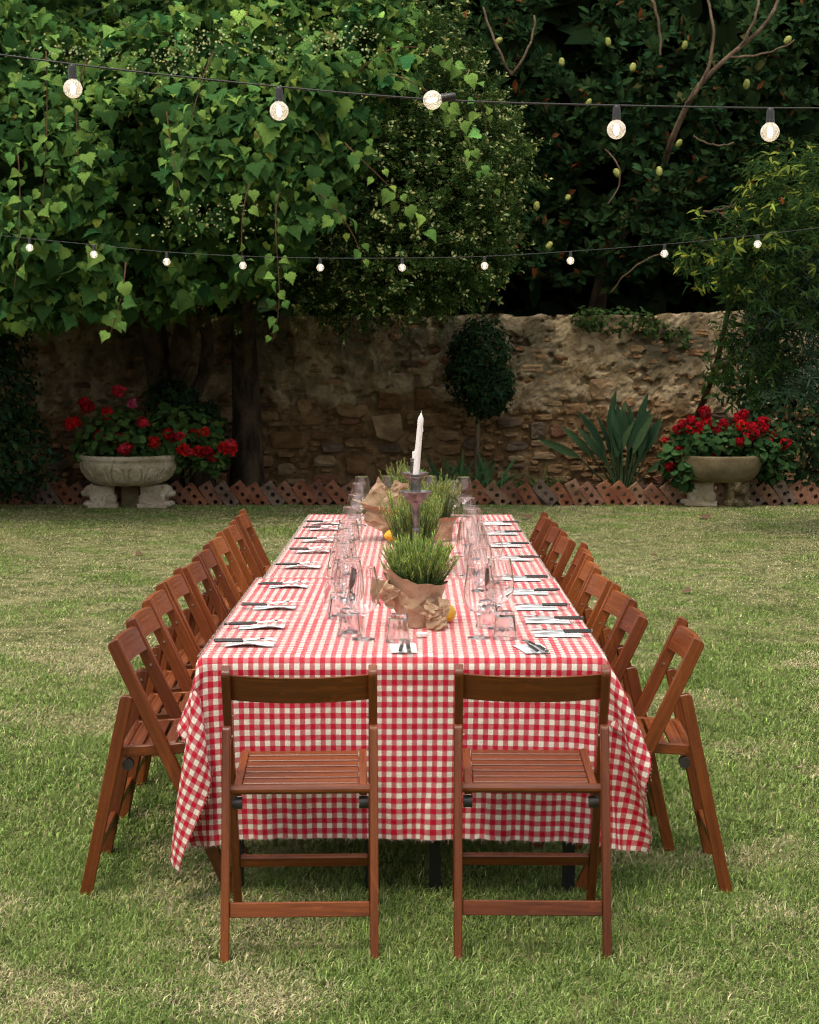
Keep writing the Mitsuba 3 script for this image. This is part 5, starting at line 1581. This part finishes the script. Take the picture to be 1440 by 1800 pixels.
wrapped_pot('wide brown paper wrapped pot with its paper flaring to the left, near the rear candlestick', -0.085, 8.00, 0.080, 0.110, 0.150, 0.035, 241,
            [(-0.085, -0.05, 0.20, 0.16, 0.20, -0.5, 0.6), (-0.075, -0.085, 0.11, 0.19, 0.12, -0.3, 0.35), (-0.03, -0.095, 0.16, 0.13, 0.20, -0.1, 0.45), (0.00, -0.07, 0.24, 0.09, 0.13, 0.1, 0.3)], 1.6)
wrapped_pot('small brown paper wrapped pot to the right of the rear candlestick', 0.125, 7.95, 0.062, 0.075, 0.120, 0.02, 251)
herb('feathery rosemary right of the rear candlestick', 0.118, 7.95, 0.85, 120, 0.095, 0.215, 261, (0.40, 0.47, 0.14), (0.16, 0.24, 0.065), 0.65)
wrapped_pot('brown paper wrapped pot near the far end of the table', -0.05, 8.80, 0.066, 0.080, 0.125, 0.02, 271)
herb('feathery rosemary near the far end of the table', -0.05, 8.80, 0.86, 120, 0.10, 0.22, 281, (0.40, 0.47, 0.14), (0.16, 0.24, 0.065), 0.65)
lem = trimesh.creation.icosphere(3)
lv = lem.vertices.copy()
lv[:, 0] *= 1 + 0.35 * np.exp(-((np.abs(lv[:, 0]) - 1.0) / 0.16) ** 2) * (lv[:, 1] ** 2 + lv[:, 2] ** 2 < 0.3)
lv = lv * [0.039, 0.030, 0.030]
LEMON = ply(mesh(lv, lem.faces), 'lemon_peel', True)
for lb, x, y, rz in (('yellow lemon to the right of the front paper pot', 0.108, 5.36, 1.2), ('yellow lemon beside the paper pot with the flaring paper', -0.118, 7.86, 0.9)):
    put('lemon', LEMON, None, frame4((x, y, TOP + 0.031), rz))
    tag('lemon' if COUNT['lemon'] == 1 else 'lemon_001', lb, 'lemon', 'lemons on the table')

# ------------------------------------------------------------------ strings of lamps
bsdf('cable_rubber', (0.030, 0.028, 0.026), 0.4)
scene['lamp_glass'] = {'type': 'blendbsdf', 'weight': 0.42, 'a': {'type': 'thindielectric', 'int_ior': 1.5},
                       'b': {'type': 'principledthin', 'base_color': rgb(0.93, 0.88, 0.80), 'roughness': 0.35, 'diff_trans': 1.0}}
an = np.linspace(0.50, math.pi, 24)
bulb_p = np.vstack([[(0.0100, 0.0), (0.0104, -0.0045)], np.stack([0.0250 * np.sin(an), -0.0290 + 0.0250 * np.cos(an)], 1)])
bulb_p[:, 0] = np.maximum(bulb_p[:, 0], 0.0004)
BULB = ply(lathe(bulb_p[::-1], 26), 'lamp_glass', True)
SOCKET = ply(lathe([(0.0005, 0.034), (0.0070, 0.034), (0.0088, 0.030), (0.0102, 0.026), (0.0108, 0.002), (0.0120, 0.001), (0.0120, -0.004), (0.0105, -0.005), (0.0005, -0.005)], 22), 'cable_rubber', 40)
fil = trimesh.creation.icosphere(2)
fil.vertices *= [0.0070, 0.0070, 0.0145]
fil.apply_translation([0, 0, -0.030])
FIL = {**ply(fil, 'candle_wax', True), 'emitter': {'type': 'area', 'radiance': rgb(1.25, 1.02, 0.72)}}


def lamp_string(label, knots, lamps, turned=None):
    t = thing('lamp_string', label, 'string lights')
    c_ = spline(knots, 160)
    put('cable', ply(tube(c_, 0.0023, 6), 'cable_rubber', True), t)
    for i, (x, y, z) in enumerate(lamps):
        j = int(np.argmin(np.abs(c_[:, 0] - x)))
        m4 = frame4((x, c_[j, 1] - 0.001, c_[j, 2] - 0.034))
        if turned == i:
            m4 = frame4((x + 0.040, c_[j, 1], c_[j, 2] + 0.002)) @ trimesh.transformations.rotation_matrix(math.radians(80), [0, 1, 0])
        put('socket', SOCKET, t, m4)
        b_ = put('bulb', BULB, t, m4)
        put('filament', FIL, b_, m4)


lamp_string('near string of round glowing lamp bulbs across the top of the picture', [(-1.9, 4.3, 2.530), (-1.086, 4.3, 2.431), (-0.907, 4.3, 2.408), (-0.361, 4.3, 2.349), (0.045, 4.3, 2.316), (0.533, 4.3, 2.300), (0.94, 4.3, 2.293), (1.5, 4.3, 2.30), (2.2, 4.3, 2.34)],
            [(-0.907, 4.3, 0), (-0.361, 4.3, 0), (0.034, 4.3, 0), (0.533, 4.3, 0), (0.94, 4.3, 0), (-1.45, 4.3, 0), (1.42, 4.3, 0)], 2)
lamp_string('far string of small glowing lamp bulbs sagging in front of the trees', [(-4.5, 10.7, 2.80), (-2.565, 10.7, 2.460), (-2.138, 10.7, 2.418), (-1.654, 10.7, 2.372), (-1.147, 10.7, 2.344), (-0.632, 10.7, 2.331), (-0.087, 10.7, 2.331), (0.461, 10.7, 2.342), (1.032, 10.7, 2.375), (1.655, 10.7, 2.421), (2.273, 10.7, 2.482), (3.2, 10.7, 2.60), (4.5, 10.7, 2.80)],
            [(x, 10.7, 0) for x in (-3.05, -2.565, -2.138, -1.654, -1.147, -0.632, -0.087, 0.461, 1.032, 1.655, 2.273, 2.85)])

# ------------------------------------------------------------------ fallen leaves on the lawn
fr_ = np.random.default_rng(301)
bsdf('dead_leaf', (0.115, 0.060, 0.028), 0.8)
DEAD = [ply(mesh(*VINE), 'dead_leaf', True), ply(mesh(*OVAL), 'dead_leaf', True)]
for where, x, y, s in (('left of the left chair row, near the bowl', -2.35, 13.6, 0.075), ('left of the left chairs, halfway to the wall', -3.0, 14.6, 0.07), ('behind the right chair row', 2.05, 13.6, 0.075), ('right of the right chairs, near the table end', 1.95, 11.2, 0.065), ('on the lawn at the far right', 3.1, 16.9, 0.13), ('in the middle of the far lawn, before the bricks', 1.2, 16.8, 0.12)):
    m4 = frames(np.array([[x, y, float(ground_height(np.array(x), np.array(y))) + 0.022]]), np.array([[fr_.normal(0, 0.4), -0.3, 1.0]]), np.array([[fr_.normal(), fr_.normal(), 0.2]]), s)[0]
    k_ = thing('fallen_leaf', f'dry brown fallen leaf {where}', 'leaf')
    put('leaf_blade', DEAD[fr_.integers(0, 2)], k_, m4)
